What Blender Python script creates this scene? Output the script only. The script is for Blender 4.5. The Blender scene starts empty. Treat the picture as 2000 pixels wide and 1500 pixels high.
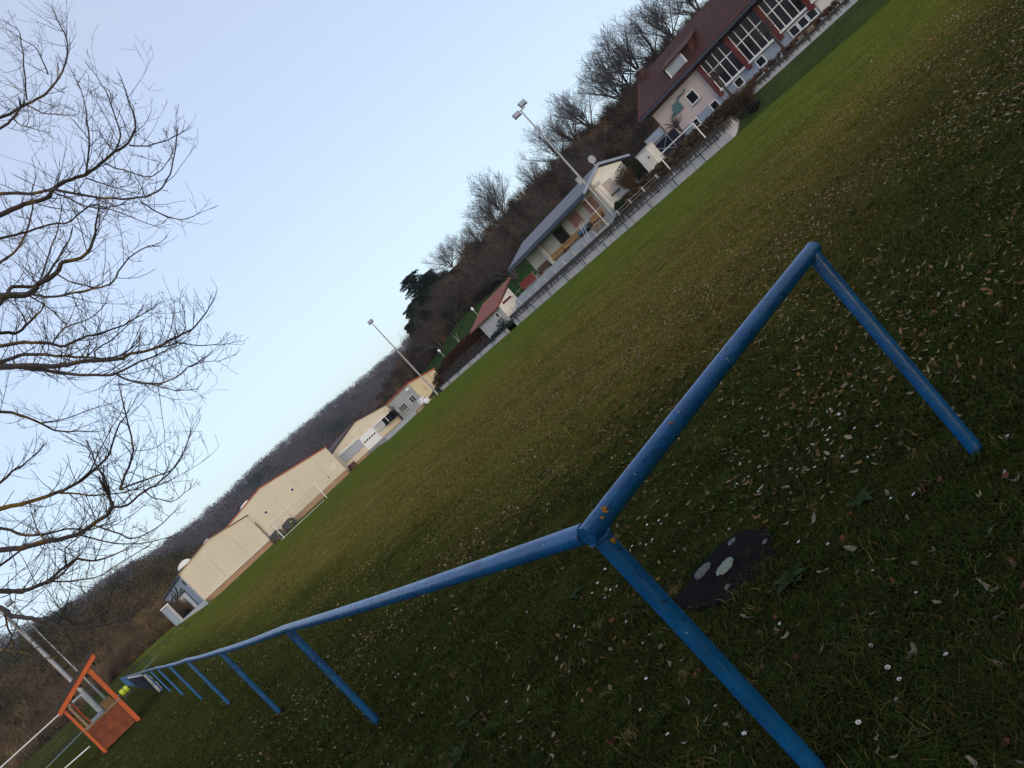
import bpy, math, random
import numpy as np
from mathutils import Vector, Matrix
rnd = random.Random(7)
nrg = np.random.default_rng(11)
SC = bpy.context.scene
COL = SC.collection
EYE = 1.65
WL = {}          # world location of every parent

# ------------------------------------------------------------------ materials
MATS = {}
def nt(m): return m.node_tree.nodes, m.node_tree.links
def new_mat(name):
    m = bpy.data.materials.new(name); m.use_nodes = True; MATS[name] = m
    return m
def ramp(n, stops):
    r = n.new('ShaderNodeValToRGB'); e = r.color_ramp.elements
    while len(e) < len(stops): e.new(0.5)
    for el, (p, c) in zip(e, stops):
        el.position = p; el.color = (*c, 1) if len(c) == 3 else c
    return r
def coords(n, l, scale=(1, 1, 1)):
    g = n.new('ShaderNodeNewGeometry'); mp = n.new('ShaderNodeMapping'); mp.inputs['Scale'].default_value = scale
    l.new(g.outputs['Position'], mp.inputs['Vector']); return mp.outputs['Vector']
def noise(n, l, vec, scale, detail=4, rough=.6):
    t = n.new('ShaderNodeTexNoise'); t.inputs['Scale'].default_value = scale
    t.inputs['Detail'].default_value = detail; t.inputs['Roughness'].default_value = rough
    l.new(vec, t.inputs['Vector']); return t.outputs['Fac']
def mixc(n, l, fac, a, b):
    x = n.new('ShaderNodeMix'); x.data_type = 'RGBA'
    for s, v in ((0, fac), (6, a), (7, b)):
        if hasattr(v, 'links') or hasattr(v, 'is_output'): l.new(v, x.inputs[s])
        else: x.inputs[s].default_value = v if s == 0 else (*v, 1)
    return x.outputs[2]
def pm(name, c1, c2=None, scale=3, rough=.7, bump=0., stretch=(1, 1, 1), metal=0., lo=.35, hi=.65, spec=.4, fine=0.):
    m = new_mat(name); n, l = nt(m); b = n['Principled BSDF']
    b.inputs['Roughness'].default_value = rough; b.inputs['Metallic'].default_value = metal
    b.inputs['Specular IOR Level'].default_value = spec
    if c2 is None: c2 = tuple(v * .82 for v in c1)
    v = coords(n, l, stretch); f = noise(n, l, v, scale)
    r = ramp(n, [(lo, c1), (hi, c2)]); l.new(f, r.inputs[0]); out = r.outputs[0]
    if fine:
        f2 = noise(n, l, v, scale * 9, 3); r2 = ramp(n, [(.3, (1 - fine,) * 3), (.7, (1 + fine * .4,) * 3)]); l.new(f2, r2.inputs[0])
        x = n.new('ShaderNodeMix'); x.data_type = 'RGBA'; x.blend_type = 'MULTIPLY'; x.inputs[0].default_value = 1
        l.new(out, x.inputs[6]); l.new(r2.outputs[0], x.inputs[7]); out = x.outputs[2]
    l.new(out, b.inputs['Base Color'])
    if bump:
        bp = n.new('ShaderNodeBump'); bp.inputs['Strength'].default_value = bump; bp.inputs['Distance'].default_value = .05
        l.new(noise(n, l, v, scale * 6, 5), bp.inputs['Height']); l.new(bp.outputs[0], b.inputs['Normal'])
    return m
def vc_mat(name, rough=.8, spec=.2, trans=0.):
    m = new_mat(name); n, l = nt(m); b = n['Principled BSDF']; b.inputs['Roughness'].default_value = rough
    b.inputs['Specular IOR Level'].default_value = spec
    a = n.new('ShaderNodeAttribute'); a.attribute_name = 'col'; l.new(a.outputs['Color'], b.inputs['Base Color'])
    if trans:
        t = n.new('ShaderNodeBsdfTranslucent'); l.new(a.outputs['Color'], t.inputs[0]); mx = n.new('ShaderNodeMixShader')
        mx.inputs[0].default_value = trans; l.new(b.outputs[0], mx.inputs[1]); l.new(t.outputs[0], mx.inputs[2])
        l.new(mx.outputs[0], n['Material Output'].inputs[0])
    return m

# ------------------------------------------------------------------ mesh building
class MB:
    def __init__(s): s.v = []; s.f = []; s.c = []; s.smooth = False
    def add(s, vs, fs):
        o = len(s.v); s.v.extend([tuple(map(float, p)) for p in vs]); s.f.extend([tuple(i + o for i in f) for f in fs]); return s
    def box(s, x0, x1, y0, y1, z0, z1):
        return s.add([(x0, y0, z0), (x1, y0, z0), (x1, y1, z0), (x0, y1, z0), (x0, y0, z1), (x1, y0, z1), (x1, y1, z1), (x0, y1, z1)],
                     [(0, 3, 2, 1), (4, 5, 6, 7), (0, 1, 5, 4), (1, 2, 6, 5), (2, 3, 7, 6), (3, 0, 4, 7)])
    def obox(s, c, size, M=None):
        M = M or Matrix.Identity(3); h = [v / 2 for v in size]
        vs = [Vector(c) + M @ Vector((sx * h[0], sy * h[1], sz * h[2])) for sz in (-1, 1) for sx, sy in ((-1, -1), (1, -1), (1, 1), (-1, 1))]
        return s.add(vs, [(0, 3, 2, 1), (4, 5, 6, 7), (0, 1, 5, 4), (1, 2, 6, 5), (2, 3, 7, 6), (3, 0, 4, 7)])
    def quad(s, *p): return s.add(p, [tuple(range(len(p)))])
    def prism(s, poly, d):            # closed polygon swept by vector d
        n = len(poly); d = Vector(d); a = [Vector(p) for p in poly]; b = [p + d for p in a]
        return s.add(a + b, [tuple(range(n - 1, -1, -1)), tuple(range(n, 2 * n))] + [(i, (i + 1) % n, n + (i + 1) % n, n + i) for i in range(n)])
    def bar(s, a, b, w, h=None):
        a = Vector(a); b = Vector(b); d = b - a; q = d.to_track_quat('X', 'Z').to_matrix()
        return s.obox((a + b) / 2, (d.length, w, h or w), q)
    def tube(s, pts, r, n=8, cap=True):
        pts = [Vector(p) for p in pts]; k = len(pts)
        if not hasattr(r, '__len__'): r = [r] * k
        s.smooth = True; u = None; rings = []
        for i, p in enumerate(pts):
            t = (pts[min(i + 1, k - 1)] - pts[max(i - 1, 0)]).normalized()
            if u is None:
                u = t.orthogonal().normalized()
            else:
                u = (u - t * u.dot(t))
                u = u.normalized() if u.length > 1e-6 else t.orthogonal().normalized()
            w = t.cross(u)
            rings.append([p + (u * math.cos(2 * math.pi * j / n) + w * math.sin(2 * math.pi * j / n)) * r[i] for j in range(n)])
        vs = [q for ring in rings for q in ring]
        fs = [(i * n + j, i * n + (j + 1) % n, (i + 1) * n + (j + 1) % n, (i + 1) * n + j) for i in range(k - 1) for j in range(n)]
        if cap: fs += [tuple(range(n - 1, -1, -1)), tuple((k - 1) * n + j for j in range(n))]
        return s.add(vs, fs)
    def cyl(s, a, b, r, n=12): return s.tube([a, b], r, n)
    def blob(s, c, r, seed=0, n=10, amp=.2):
        R = random.Random(seed); vs = []; fs = []
        for i in range(n + 1):
            th = math.pi * i / n
            for j in range(2 * n):
                ph = math.pi * j / n; k = 1 + amp * (R.random() - .5) * (1 if 0 < i < n else 0)
                vs.append((c[0] + r[0] * k * math.sin(th) * math.cos(ph), c[1] + r[1] * k * math.sin(th) * math.sin(ph), c[2] + r[2] * k * math.cos(th)))
        for i in range(n):
            for j in range(2 * n):
                fs.append((i * 2 * n + j, (i + 1) * 2 * n + j, (i + 1) * 2 * n + (j + 1) % (2 * n), i * 2 * n + (j + 1) % (2 * n)))
        s.smooth = True
        return s.add(vs, fs)
    def build(s, name, mat, parent=None, smooth=None):
        off = WL.get(parent.name, (0, 0, 0)) if parent else (0, 0, 0)
        me = bpy.data.meshes.new(name)
        me.from_pydata([(p[0] - off[0], p[1] - off[1], p[2] - off[2]) for p in s.v], [], s.f)
        me.materials.append(MATS[mat]); me.update()
        sm = s.smooth if smooth is None else smooth
        if sm:
            me.polygons.foreach_set('use_smooth', [True] * len(me.polygons))
            try: me.set_sharp_from_angle(angle=math.radians(50))
            except Exception: pass
        o = bpy.data.objects.new(name, me); COL.objects.link(o)
        if parent: o.parent = parent; WL[o.name] = off
        return o
def np_obj(name, V, F, mat, parent=None, colors=None, smooth=False):
    """V (n,3); F (m,k) of one k; fast mesh from arrays"""
    off = np.array(WL.get(parent.name, (0, 0, 0)) if parent else (0, 0, 0))
    me = bpy.data.meshes.new(name); V = (V - off).astype(np.float32); k = F.shape[1]
    me.vertices.add(len(V)); me.vertices.foreach_set('co', V.ravel())
    me.loops.add(F.size); me.loops.foreach_set('vertex_index', F.ravel().astype(np.int32))
    me.polygons.add(len(F)); me.polygons.foreach_set('loop_start', np.arange(0, F.size, k, dtype=np.int32))
    if smooth: me.polygons.foreach_set('use_smooth', np.ones(len(F), bool))
    me.update(calc_edges=True); me.validate()
    if colors is not None:
        a = me.color_attributes.new('col', 'FLOAT_COLOR', 'POINT')
        a.data.foreach_set('color', np.c_[colors, np.ones(len(colors))].astype(np.float32).ravel())
    me.materials.append(MATS[mat])
    o = bpy.data.objects.new(name, me); COL.objects.link(o)
    if parent: o.parent = parent; WL[o.name] = tuple(off)
    return o
def tag(o, label, cat, group=None):
    o['label'] = label; o['category'] = cat
    if group: o['group'] = group
    return o
def kind(o, k): o['kind'] = k; return o
def thing(name, label, cat, loc, group=None):
    o = bpy.data.objects.new(name, None); COL.objects.link(o); o.location = loc; o.empty_display_size = .3
    WL[o.name] = tuple(loc); return tag(o, label, cat, group)
def copy_tree(o, loc=None, rz=None, sc=None, label=None, parent=None):
    c = o.copy(); COL.objects.link(c)
    if parent: c.parent = parent
    if loc is not None: c.location = loc; WL[c.name] = tuple(loc)
    if rz is not None: c.rotation_euler = (0, 0, rz)
    if sc is not None: c.scale = (sc, sc, sc) if not hasattr(sc, '__len__') else sc
    if label: c['label'] = label
    for ch in list(o.children): copy_tree(ch, parent=c)
    return c

# ------------------------------------------------------------------ camera
YAW, PITCH, ROLL = math.radians(33), math.radians(4), math.radians(42.5)
fw = Vector((math.sin(YAW) * math.cos(PITCH), math.cos(YAW) * math.cos(PITCH), -math.sin(PITCH)))
rt = Vector((math.cos(YAW), -math.sin(YAW), 0)); up = rt.cross(fw)
cx = rt * math.cos(ROLL) - up * math.sin(ROLL); cy = rt * math.sin(ROLL) + up * math.cos(ROLL)
cam = bpy.data.cameras.new('camera'); co = bpy.data.objects.new('camera', cam); COL.objects.link(co)
co.matrix_world = Matrix(((cx.x, cy.x, -fw.x, 0), (cx.y, cy.y, -fw.y, 0), (cx.z, cy.z, -fw.z, EYE), (0, 0, 0, 1)))
cam.sensor_width = 36; cam.lens = 27; cam.clip_start = .05; cam.clip_end = 12000
SC.camera = co
def in_frame(p, m=40):
    v = Vector(p) - Vector((0, 0, EYE)); d = v.dot(fw)
    if d < .2: return False
    x = 1000 + 1500 * v.dot(cx) / d; y = 750 - 1500 * v.dot(cy) / d
    return -m < x < 2000 + m and -m < y < 1500 + m

# ------------------------------------------------------------------ light
SUN_EL, SUN_AZ = math.radians(11), math.radians(205)      # azimuth measured clockwise from +Y
w = bpy.data.worlds.new('World'); SC.world = w; w.use_nodes = True
n, l = w.node_tree.nodes, w.node_tree.links
sky = n.new('ShaderNodeTexSky'); sky.sky_type = 'NISHITA'; sky.sun_disc = False
sky.sun_elevation = SUN_EL; sky.sun_rotation = SUN_AZ; sky.air_density = 1.0; sky.dust_density = 1.3; sky.ozone_density = 2.5
bg = n['Background']; bg.inputs['Strength'].default_value = .14
hz = n.new('ShaderNodeMix'); hz.data_type = 'RGBA'; hz.inputs[0].default_value = .52; hz.inputs[7].default_value = (3.05, 3.1, 3.5, 1)
l.new(sky.outputs[0], hz.inputs[6]); l.new(hz.outputs[2], bg.inputs['Color'])      # thin even veil of high cloud
sl = bpy.data.lights.new('sun', 'SUN'); sl.energy = .9; sl.angle = math.radians(30); sl.color = (1, .84, .66)
so = bpy.data.objects.new('sun', sl); COL.objects.link(so)
sd = Vector((math.sin(SUN_AZ) * math.cos(SUN_EL), math.cos(SUN_AZ) * math.cos(SUN_EL), math.sin(SUN_EL)))
so.rotation_euler = sd.to_track_quat('Z', 'Y').to_euler(); so.location = (0, -20, 30)
SC.view_settings.view_transform = 'Standard'; SC.view_settings.look = 'None'; SC.view_settings.exposure = 1.0; SC.view_settings.gamma = 1

# ------------------------------------------------------------------ palette
def build_mats():
    pm('cream', (.60, .535, .42), (.56, .50, .39), .35, .8, .05, fine=.06)
    pm('cream_box', (.62, .52, .33), (.58, .49, .31), .5, .8, .05)
    pm('brown_plinth', (.36, .23, .14), (.30, .19, .12), 1, .85, .1)
    pm('grey_render', (.40, .40, .38), (.36, .36, .35), .6, .85, .05)
    pm('bluegrey', (.27, .32, .40), (.23, .28, .36), 1.2, .85, .1, fine=.1)
    pm('pink_render', (.50, .42, .40), (.46, .38, .36), .6, .85, .1)
    pm('white_render', (.66, .64, .58), (.58, .56, .52), .5, .85, .1, fine=.08)
    pm('white_paint', (.72, .74, .76), (.62, .64, .66), 4, .45)
    pm('pale_metal', (.33, .34, .36), (.25, .26, .28), 3, .55, metal=.2)
    pm('galvanised', (.34, .36, .40), (.26, .28, .31), 5, .5, metal=.5)
    pm('red_tile', (.062, .018, .013), (.036, .012, .010), 2.2, .7, .3, fine=.3)
    pm('orange_tile', (.24, .062, .036), (.19, .05, .03), 1.5, .75, .25, fine=.2)
    pm('red_trim', (.36, .08, .04), (.30, .07, .035), 2, .6)
    pm('red_paint', (.12, .020, .018), (.09, .016, .015), 2, .6)
    pm('slate', (.16, .17, .20), (.12, .13, .155), 1.4, .75, .2, fine=.2)
    pm('dark_gutter', (.045, .06, .09), (.035, .045, .07), 2, .5)
    pm('dark_soffit', (.06, .06, .06), (.05, .05, .05), 2, .8)
    pm('shutter', (.42, .36, .33), (.38, .32, .30), 1, .7, stretch=(1, 1, 14))
    pm('rose_shutter', (.26, .13, .11), (.22, .11, .10), 1, .7, stretch=(1, 1, 14))
    pm('grey_shutter', (.34, .37, .42), (.30, .33, .38), 1, .6, stretch=(1, 1, 10))
    pm('ochre_wood', (.34, .19, .07), (.26, .14, .05), 3, .7, .2, stretch=(3, .5, 3))
    pm('dark_wood', (.09, .045, .03), (.06, .03, .02), 3, .7)
    pm('red_tarp', (.20, .028, .018), (.15, .022, .016), 1.2, .7, .2)
    pm('concrete_floor', (.33, .36, .41), (.28, .31, .35), .8, .85, .1, fine=.15)
    pm('blue_plastic', (.03, .13, .35), (.025, .11, .3), 3, .4)
    pm('teal_plastic', (.07, .15, .17), (.06, .13, .15), 3, .4)
    pm('glass_dark', (.008, .009, .011), (.013, .014, .016), .7, .12, spec=.3)
    pm('dark_navy', (.010, .012, .022), (.016, .019, .032), 2, .8, spec=.08)
    pm('bank_grass', (.034, .052, .014), (.056, .070, .018), .5, 1, .3, fine=.35, spec=0)
    pm('torn_white', (.62, .62, .60), (.42, .41, .38), 6, .7, .2)
    pm('yellow_plastic', (.50, .62, .03), (.36, .48, .02), 4, .45)
    pm('black_rubber', (.02, .02, .02), (.03, .03, .03), 4, .7)
    pm('rail_far', (.006, .016, .055), (.010, .024, .075), 3, .6, spec=.12)
    pm('rail_white', (.45, .45, .46), (.28, .28, .28), 6, .6)
    pm('mesh_green', (.012, .035, .032), (.01, .03, .028), 5, .6)
    pm('bark', (.085, .062, .048), (.045, .034, .030), 14, .9, .5, stretch=(1, 1, .3))
    pm('bark_pale', (.35, .33, .30), (.24, .22, .20), 5, .8, .3)
    pm('bark_far', (.055, .046, .042), (.038, .033, .031), 2, .95)
    pm('twig_far', (.075, .062, .056), (.055, .046, .043), 1, .95)
    pm('soil_slope', (.032, .021, .013), (.020, .014, .010), .25, .95, .3, fine=.4, spec=0)
    pm('meadow_grass', (.020, .046, .015), (.034, .060, .016), .12, .95, .3, fine=.3, spec=0)
    pm('dirt_path', (.19, .18, .16), (.14, .135, .12), .8, .95, .2)
    pm('orange_wood', (.46, .085, .012), (.38, .068, .010), 2, .6, .1, stretch=(2, 2, .6))
    pm('orange_panel', (.21, .042, .007), (.11, .023, .006), 3.5, .65, .25, fine=.35)
    pm('weathered_wood', (.20, .16, .10), (.14, .11, .075), 5, .8, .2)
    pm('felt_roof', (.035, .032, .03), (.05, .045, .04), 4, .9, .3)
    pm('daisy_white', (.75, .76, .78), (.68, .7, .72), 40, .7)
    pm('daisy_yellow', (.55, .36, .02), None, 40, .7)
    pm('stem_green', (.03, .06, .018), None, 30, .7)
    pm('plantain', (.030, .055, .016), (.018, .036, .010), 18, .8, .3, spec=.12)
    pm('leaf_pale', (.30, .26, .20), (.19, .155, .115), 60, .8, .3)
    pm('leaf_brown', (.16, .085, .042), (.09, .047, .027), 60, .8, .3)
    pm('leaf_rust', (.20, .062, .026), (.13, .042, .02), 60, .8, .3)
    pm('lichen_orange', (.52, .25, .015), (.36, .18, .015), 90, .9, .4)
    pm('firewood', (.34, .25, .17), (.20, .15, .11), 8, .85, .3)
    pm('slab_dark', (.024, .019, .018), (.011, .010, .010), 14, .95, .9, fine=.5, spec=.08)
    pm('lichen_pale', (.30, .34, .26), (.18, .22, .17), 60, .95, .5)
    pm('lichen_grey', (.22, .23, .22), (.04, .04, .04), 90, .95, .5)
    vc_mat('blades', .8, .06, .25); vc_mat('foliage', .9, .05, .15)
    # blue gloss paint with chips
    m = new_mat('blue_paint'); n, l = nt(m); b = n['Principled BSDF']; v = coords(n, l); b.inputs['Specular IOR Level'].default_value = .55
    base = ramp(n, [(.35, (.004, .082, .235)), (.7, (.007, .122, .32))]); l.new(noise(n, l, v, 7, 5), base.inputs[0])
    chip = ramp(n, [(.635, (0, 0, 0)), (.65, (1, 1, 1))]); ys = n.new('ShaderNodeSeparateXYZ'); l.new(v, ys.inputs[0]); ym = n.new('ShaderNodeMapRange'); ym.inputs['From Min'].default_value = 2.1; ym.inputs['From Max'].default_value = 5.5; ym.inputs['To Max'].default_value = .05; l.new(ys.outputs['Y'], ym.inputs['Value'])
    zm = n.new('ShaderNodeMapRange'); zm.inputs['From Min'].default_value = .98; zm.inputs['From Max'].default_value = 1.05; zm.inputs['To Max'].default_value = .035; l.new(ys.outputs['Z'], zm.inputs['Value'])
    ad = n.new('ShaderNodeMath'); ad.operation = 'ADD'; l.new(ym.outputs[0], ad.inputs[0]); l.new(zm.outputs[0], ad.inputs[1])
    ad2 = n.new('ShaderNodeMath'); ad2.operation = 'ADD'; l.new(noise(n, l, v, 46, 4, .75), ad2.inputs[0]); l.new(ad.outputs[0], ad2.inputs[1]); l.new(ad2.outputs[0], chip.inputs[0])
    c1 = mixc(n, l, chip.outputs[0], base.outputs[0], (.012, .018, .035))
    ch2 = ramp(n, [(.735, (0, 0, 0)), (.745, (1, 1, 1))]); l.new(noise(n, l, coords(n, l, (1.3, 1.1, .9)), 52, 2, .5), ch2.inputs[0])
    c2 = mixc(n, l, ch2.outputs[0], c1, (.34, .40, .48)); l.new(c2, b.inputs['Base Color'])
    rr = ramp(n, [(.3, (.22,) * 3), (.7, (.4,) * 3)]); l.new(noise(n, l, v, 18, 4), rr.inputs[0]); l.new(rr.outputs[0], b.inputs['Roughness'])
    bp = n.new('ShaderNodeBump'); bp.inputs['Strength'].default_value = .18; bp.inputs['Distance'].default_value = .01
    l.new(noise(n, l, v, 60, 4), bp.inputs['Height']); l.new(bp.outputs[0], b.inputs['Normal'])
    # stained concrete: dark drips that run down from the top edge
    for nm, ztop, reach in (('stained_concrete', 1.42, .95), ('stained_low', .7, .3), ('stained_back', 2.02, .6), ('stained_house', 1.9, 1.0)):
        m = new_mat(nm); n, l = nt(m); b = n['Principled BSDF']; b.inputs['Roughness'].default_value = .9
        base = ramp(n, [(.3, (.43, .44, .47)), (.7, (.32, .33, .36))]); l.new(noise(n, l, coords(n, l), 1.6, 6, .7), base.inputs[0])
        col = noise(n, l, coords(n, l, (1, 1, .05)), 5.5, 7, .85)
        g = n.new('ShaderNodeSeparateXYZ'); l.new(coords(n, l), g.inputs[0])
        d = n.new('ShaderNodeMath'); d.operation = 'SUBTRACT'; d.inputs[0].default_value = ztop; l.new(g.outputs['Z'], d.inputs[1])
        q = n.new('ShaderNodeMath'); q.operation = 'DIVIDE'; q.inputs[1].default_value = reach; l.new(d.outputs[0], q.inputs[0])
        a = n.new('ShaderNodeMath'); a.operation = 'MULTIPLY_ADD'; a.inputs[1].default_value = 3.2; a.inputs[2].default_value = -.85; l.new(col, a.inputs[0])
        if nm == 'stained_house':     # damp rising from the ground instead of drips
            z2 = n.new('ShaderNodeMath'); z2.operation = 'MULTIPLY_ADD'; z2.inputs[1].default_value = .9; z2.inputs[2].default_value = -.5; l.new(g.outputs['Z'], z2.inputs[0])
            cf = noise(n, l, coords(n, l), 2.2, 6, .75); s = n.new('ShaderNodeMath'); s.operation = 'SUBTRACT'; l.new(cf, s.inputs[0]); l.new(z2.outputs[0], s.inputs[1])
            r = ramp(n, [(-.0, (0, 0, 0)), (.12, (1, 1, 1))])
        else:
            s = n.new('ShaderNodeMath'); s.operation = 'SUBTRACT'; l.new(a.outputs[0], s.inputs[0]); l.new(q.outputs[0], s.inputs[1])
            r = ramp(n, [(.0, (0, 0, 0)), (.25, (1, 1, 1))])
        l.new(s.outputs[0], r.inputs[0])
        l.new(mixc(n, l, r.outputs[0], base.outputs[0], (.035, .031, .028)), b.inputs['Base Color'])
        bp = n.new('ShaderNodeBump'); bp.inputs['Strength'].default_value = .3; bp.inputs['Distance'].default_value = .05
        l.new(noise(n, l, coords(n, l), 9, 5), bp.inputs['Height']); l.new(bp.outputs[0], b.inputs['Normal'])
    # pitch turf
    m = new_mat('turf'); n, l = nt(m); b = n['Principled BSDF']; b.inputs['Roughness'].default_value = 1; b.inputs['Specular IOR Level'].default_value = 0
    v = coords(n, l)
    fine = noise(n, l, v, 14, 5, .75); mid = noise(n, l, v, 1.3, 5, .65); big = noise(n, l, v, .16, 3, .5)
    gr = ramp(n, [(.3, (.064, .088, .014)), (.7, (.116, .140, .021))]); l.new(mid, gr.inputs[0])
    br = ramp(n, [(.3, (.108, .080, .019)), (.7, (.185, .128, .036))]); l.new(mid, br.inputs[0])
    # worn brown belt between the near touchline and the middle of the pitch
    sp = n.new('ShaderNodeSeparateXYZ'); l.new(v, sp.inputs[0])
    wob = n.new('ShaderNodeMath'); wob.operation = 'MULTIPLY_ADD'; wob.inputs[1].default_value = 9; wob.inputs[2].default_value = -4.5; l.new(big, wob.inputs[0])
    xx = n.new('ShaderNodeMath'); xx.operation = 'ADD'; l.new(sp.outputs['X'], xx.inputs[0]); l.new(wob.outputs[0], xx.inputs[1])
    belt = ramp(n, [(0, (0,) * 3), (.045, (0,) * 3), (.12, (1,) * 3), (.30, (.75,) * 3), (.5, (.08,) * 3), (1, (0,) * 3)])
    dv = n.new('ShaderNodeMath'); dv.operation = 'DIVIDE'; dv.inputs[1].default_value = 50; l.new(xx.outputs[0], dv.inputs[0]); l.new(dv.outputs[0], belt.inputs[0])
    yf = ramp(n, [(0, (1,) * 3), (.32, (.95,) * 3), (.65, (.2,) * 3), (1, (.05,) * 3)]); dy = n.new('ShaderNodeMath'); dy.operation = 'DIVIDE'; dy.inputs[1].default_value = 100
    l.new(sp.outputs['Y'], dy.inputs[0]); l.new(dy.outputs[0], yf.inputs[0])
    mul = n.new('ShaderNodeMath'); mul.operation = 'MULTIPLY'; l.new(belt.outputs[0], mul.inputs[0]); l.new(yf.outputs[0], mul.inputs[1])
    mr = ramp(n, [(.33, (.35,) * 3), (.6, (1,) * 3)]); l.new(noise(n, l, v, .8, 5, .7), mr.inputs[0])
    mu2 = n.new('ShaderNodeMath'); mu2.operation = 'MULTIPLY'; l.new(mul.outputs[0], mu2.inputs[0]); l.new(mr.outputs[0], mu2.inputs[1])
    near_shade = ramp(n, [(.3, (.030, .040, .010)), (.7, (.054, .060, .016))]); l.new(mid, near_shade.inputs[0])      # near turf darkened by position, its shade put into the colour
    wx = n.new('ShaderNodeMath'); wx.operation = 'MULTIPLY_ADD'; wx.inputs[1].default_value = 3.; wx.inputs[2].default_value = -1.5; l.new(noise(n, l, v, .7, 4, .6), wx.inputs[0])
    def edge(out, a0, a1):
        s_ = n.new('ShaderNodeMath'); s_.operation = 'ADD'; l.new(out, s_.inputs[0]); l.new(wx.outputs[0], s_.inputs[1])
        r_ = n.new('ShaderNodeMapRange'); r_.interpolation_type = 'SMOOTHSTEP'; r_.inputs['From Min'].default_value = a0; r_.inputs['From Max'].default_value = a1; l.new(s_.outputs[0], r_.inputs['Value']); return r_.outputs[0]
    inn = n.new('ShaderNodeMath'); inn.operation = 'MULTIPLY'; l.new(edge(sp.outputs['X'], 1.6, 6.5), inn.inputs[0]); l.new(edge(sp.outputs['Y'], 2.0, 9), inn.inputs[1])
    c = mixc(n, l, inn.outputs[0], near_shade.outputs[0], mixc(n, l, mu2.outputs[0], gr.outputs[0], br.outputs[0]))
    fr = ramp(n, [(.3, (.38,) * 3), (.5, (.95,) * 3), (.7, (1.75, 1.55, 1.35))]); l.new(fine, fr.inputs[0])
    x = n.new('ShaderNodeMix'); x.data_type = 'RGBA'; x.blend_type = 'MULTIPLY'; x.inputs[0].default_value = 1; l.new(c, x.inputs[6]); l.new(fr.outputs[0], x.inputs[7])
    pr_ = ramp(n, [(.35, (.74,) * 3), (.5, (1,) * 3), (.66, (1.22, 1.16, 1.1))]); l.new(noise(n, l, coords(n, l, (1, .35, 1)), .55, 6, .75), pr_.inputs[0])
    x2 = n.new('ShaderNodeMix'); x2.data_type = 'RGBA'; x2.blend_type = 'MULTIPLY'; x2.inputs[0].default_value = 1; l.new(x.outputs[2], x2.inputs[6]); l.new(pr_.outputs[0], x2.inputs[7])
    l.new(x2.outputs[2], b.inputs['Base Color'])
    bp = n.new('ShaderNodeBump'); bp.inputs['Strength'].default_value = .6; bp.inputs['Distance'].default_value = .06
    l.new(noise(n, l, v, 9, 6, .7), bp.inputs['Height']); l.new(bp.outputs[0], b.inputs['Normal'])
    # lichened branch bark
    m = new_mat('bark_lichen'); n, l = nt(m); b = n['Principled BSDF']; b.inputs['Roughness'].default_value = .9
    base = ramp(n, [(.3, (.115, .085, .070)), (.7, (.062, .050, .048))]); l.new(noise(n, l, coords(n, l), 11, 5), base.inputs[0])
    k = ramp(n, [(.53, (0,) * 3), (.6, (1,) * 3)]); l.new(noise(n, l, coords(n, l), 3.2, 5, .7), k.inputs[0])
    l.new(mixc(n, l, k.outputs[0], base.outputs[0], (.25, .155, .030)), b.inputs['Base Color'])
build_mats()
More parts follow.
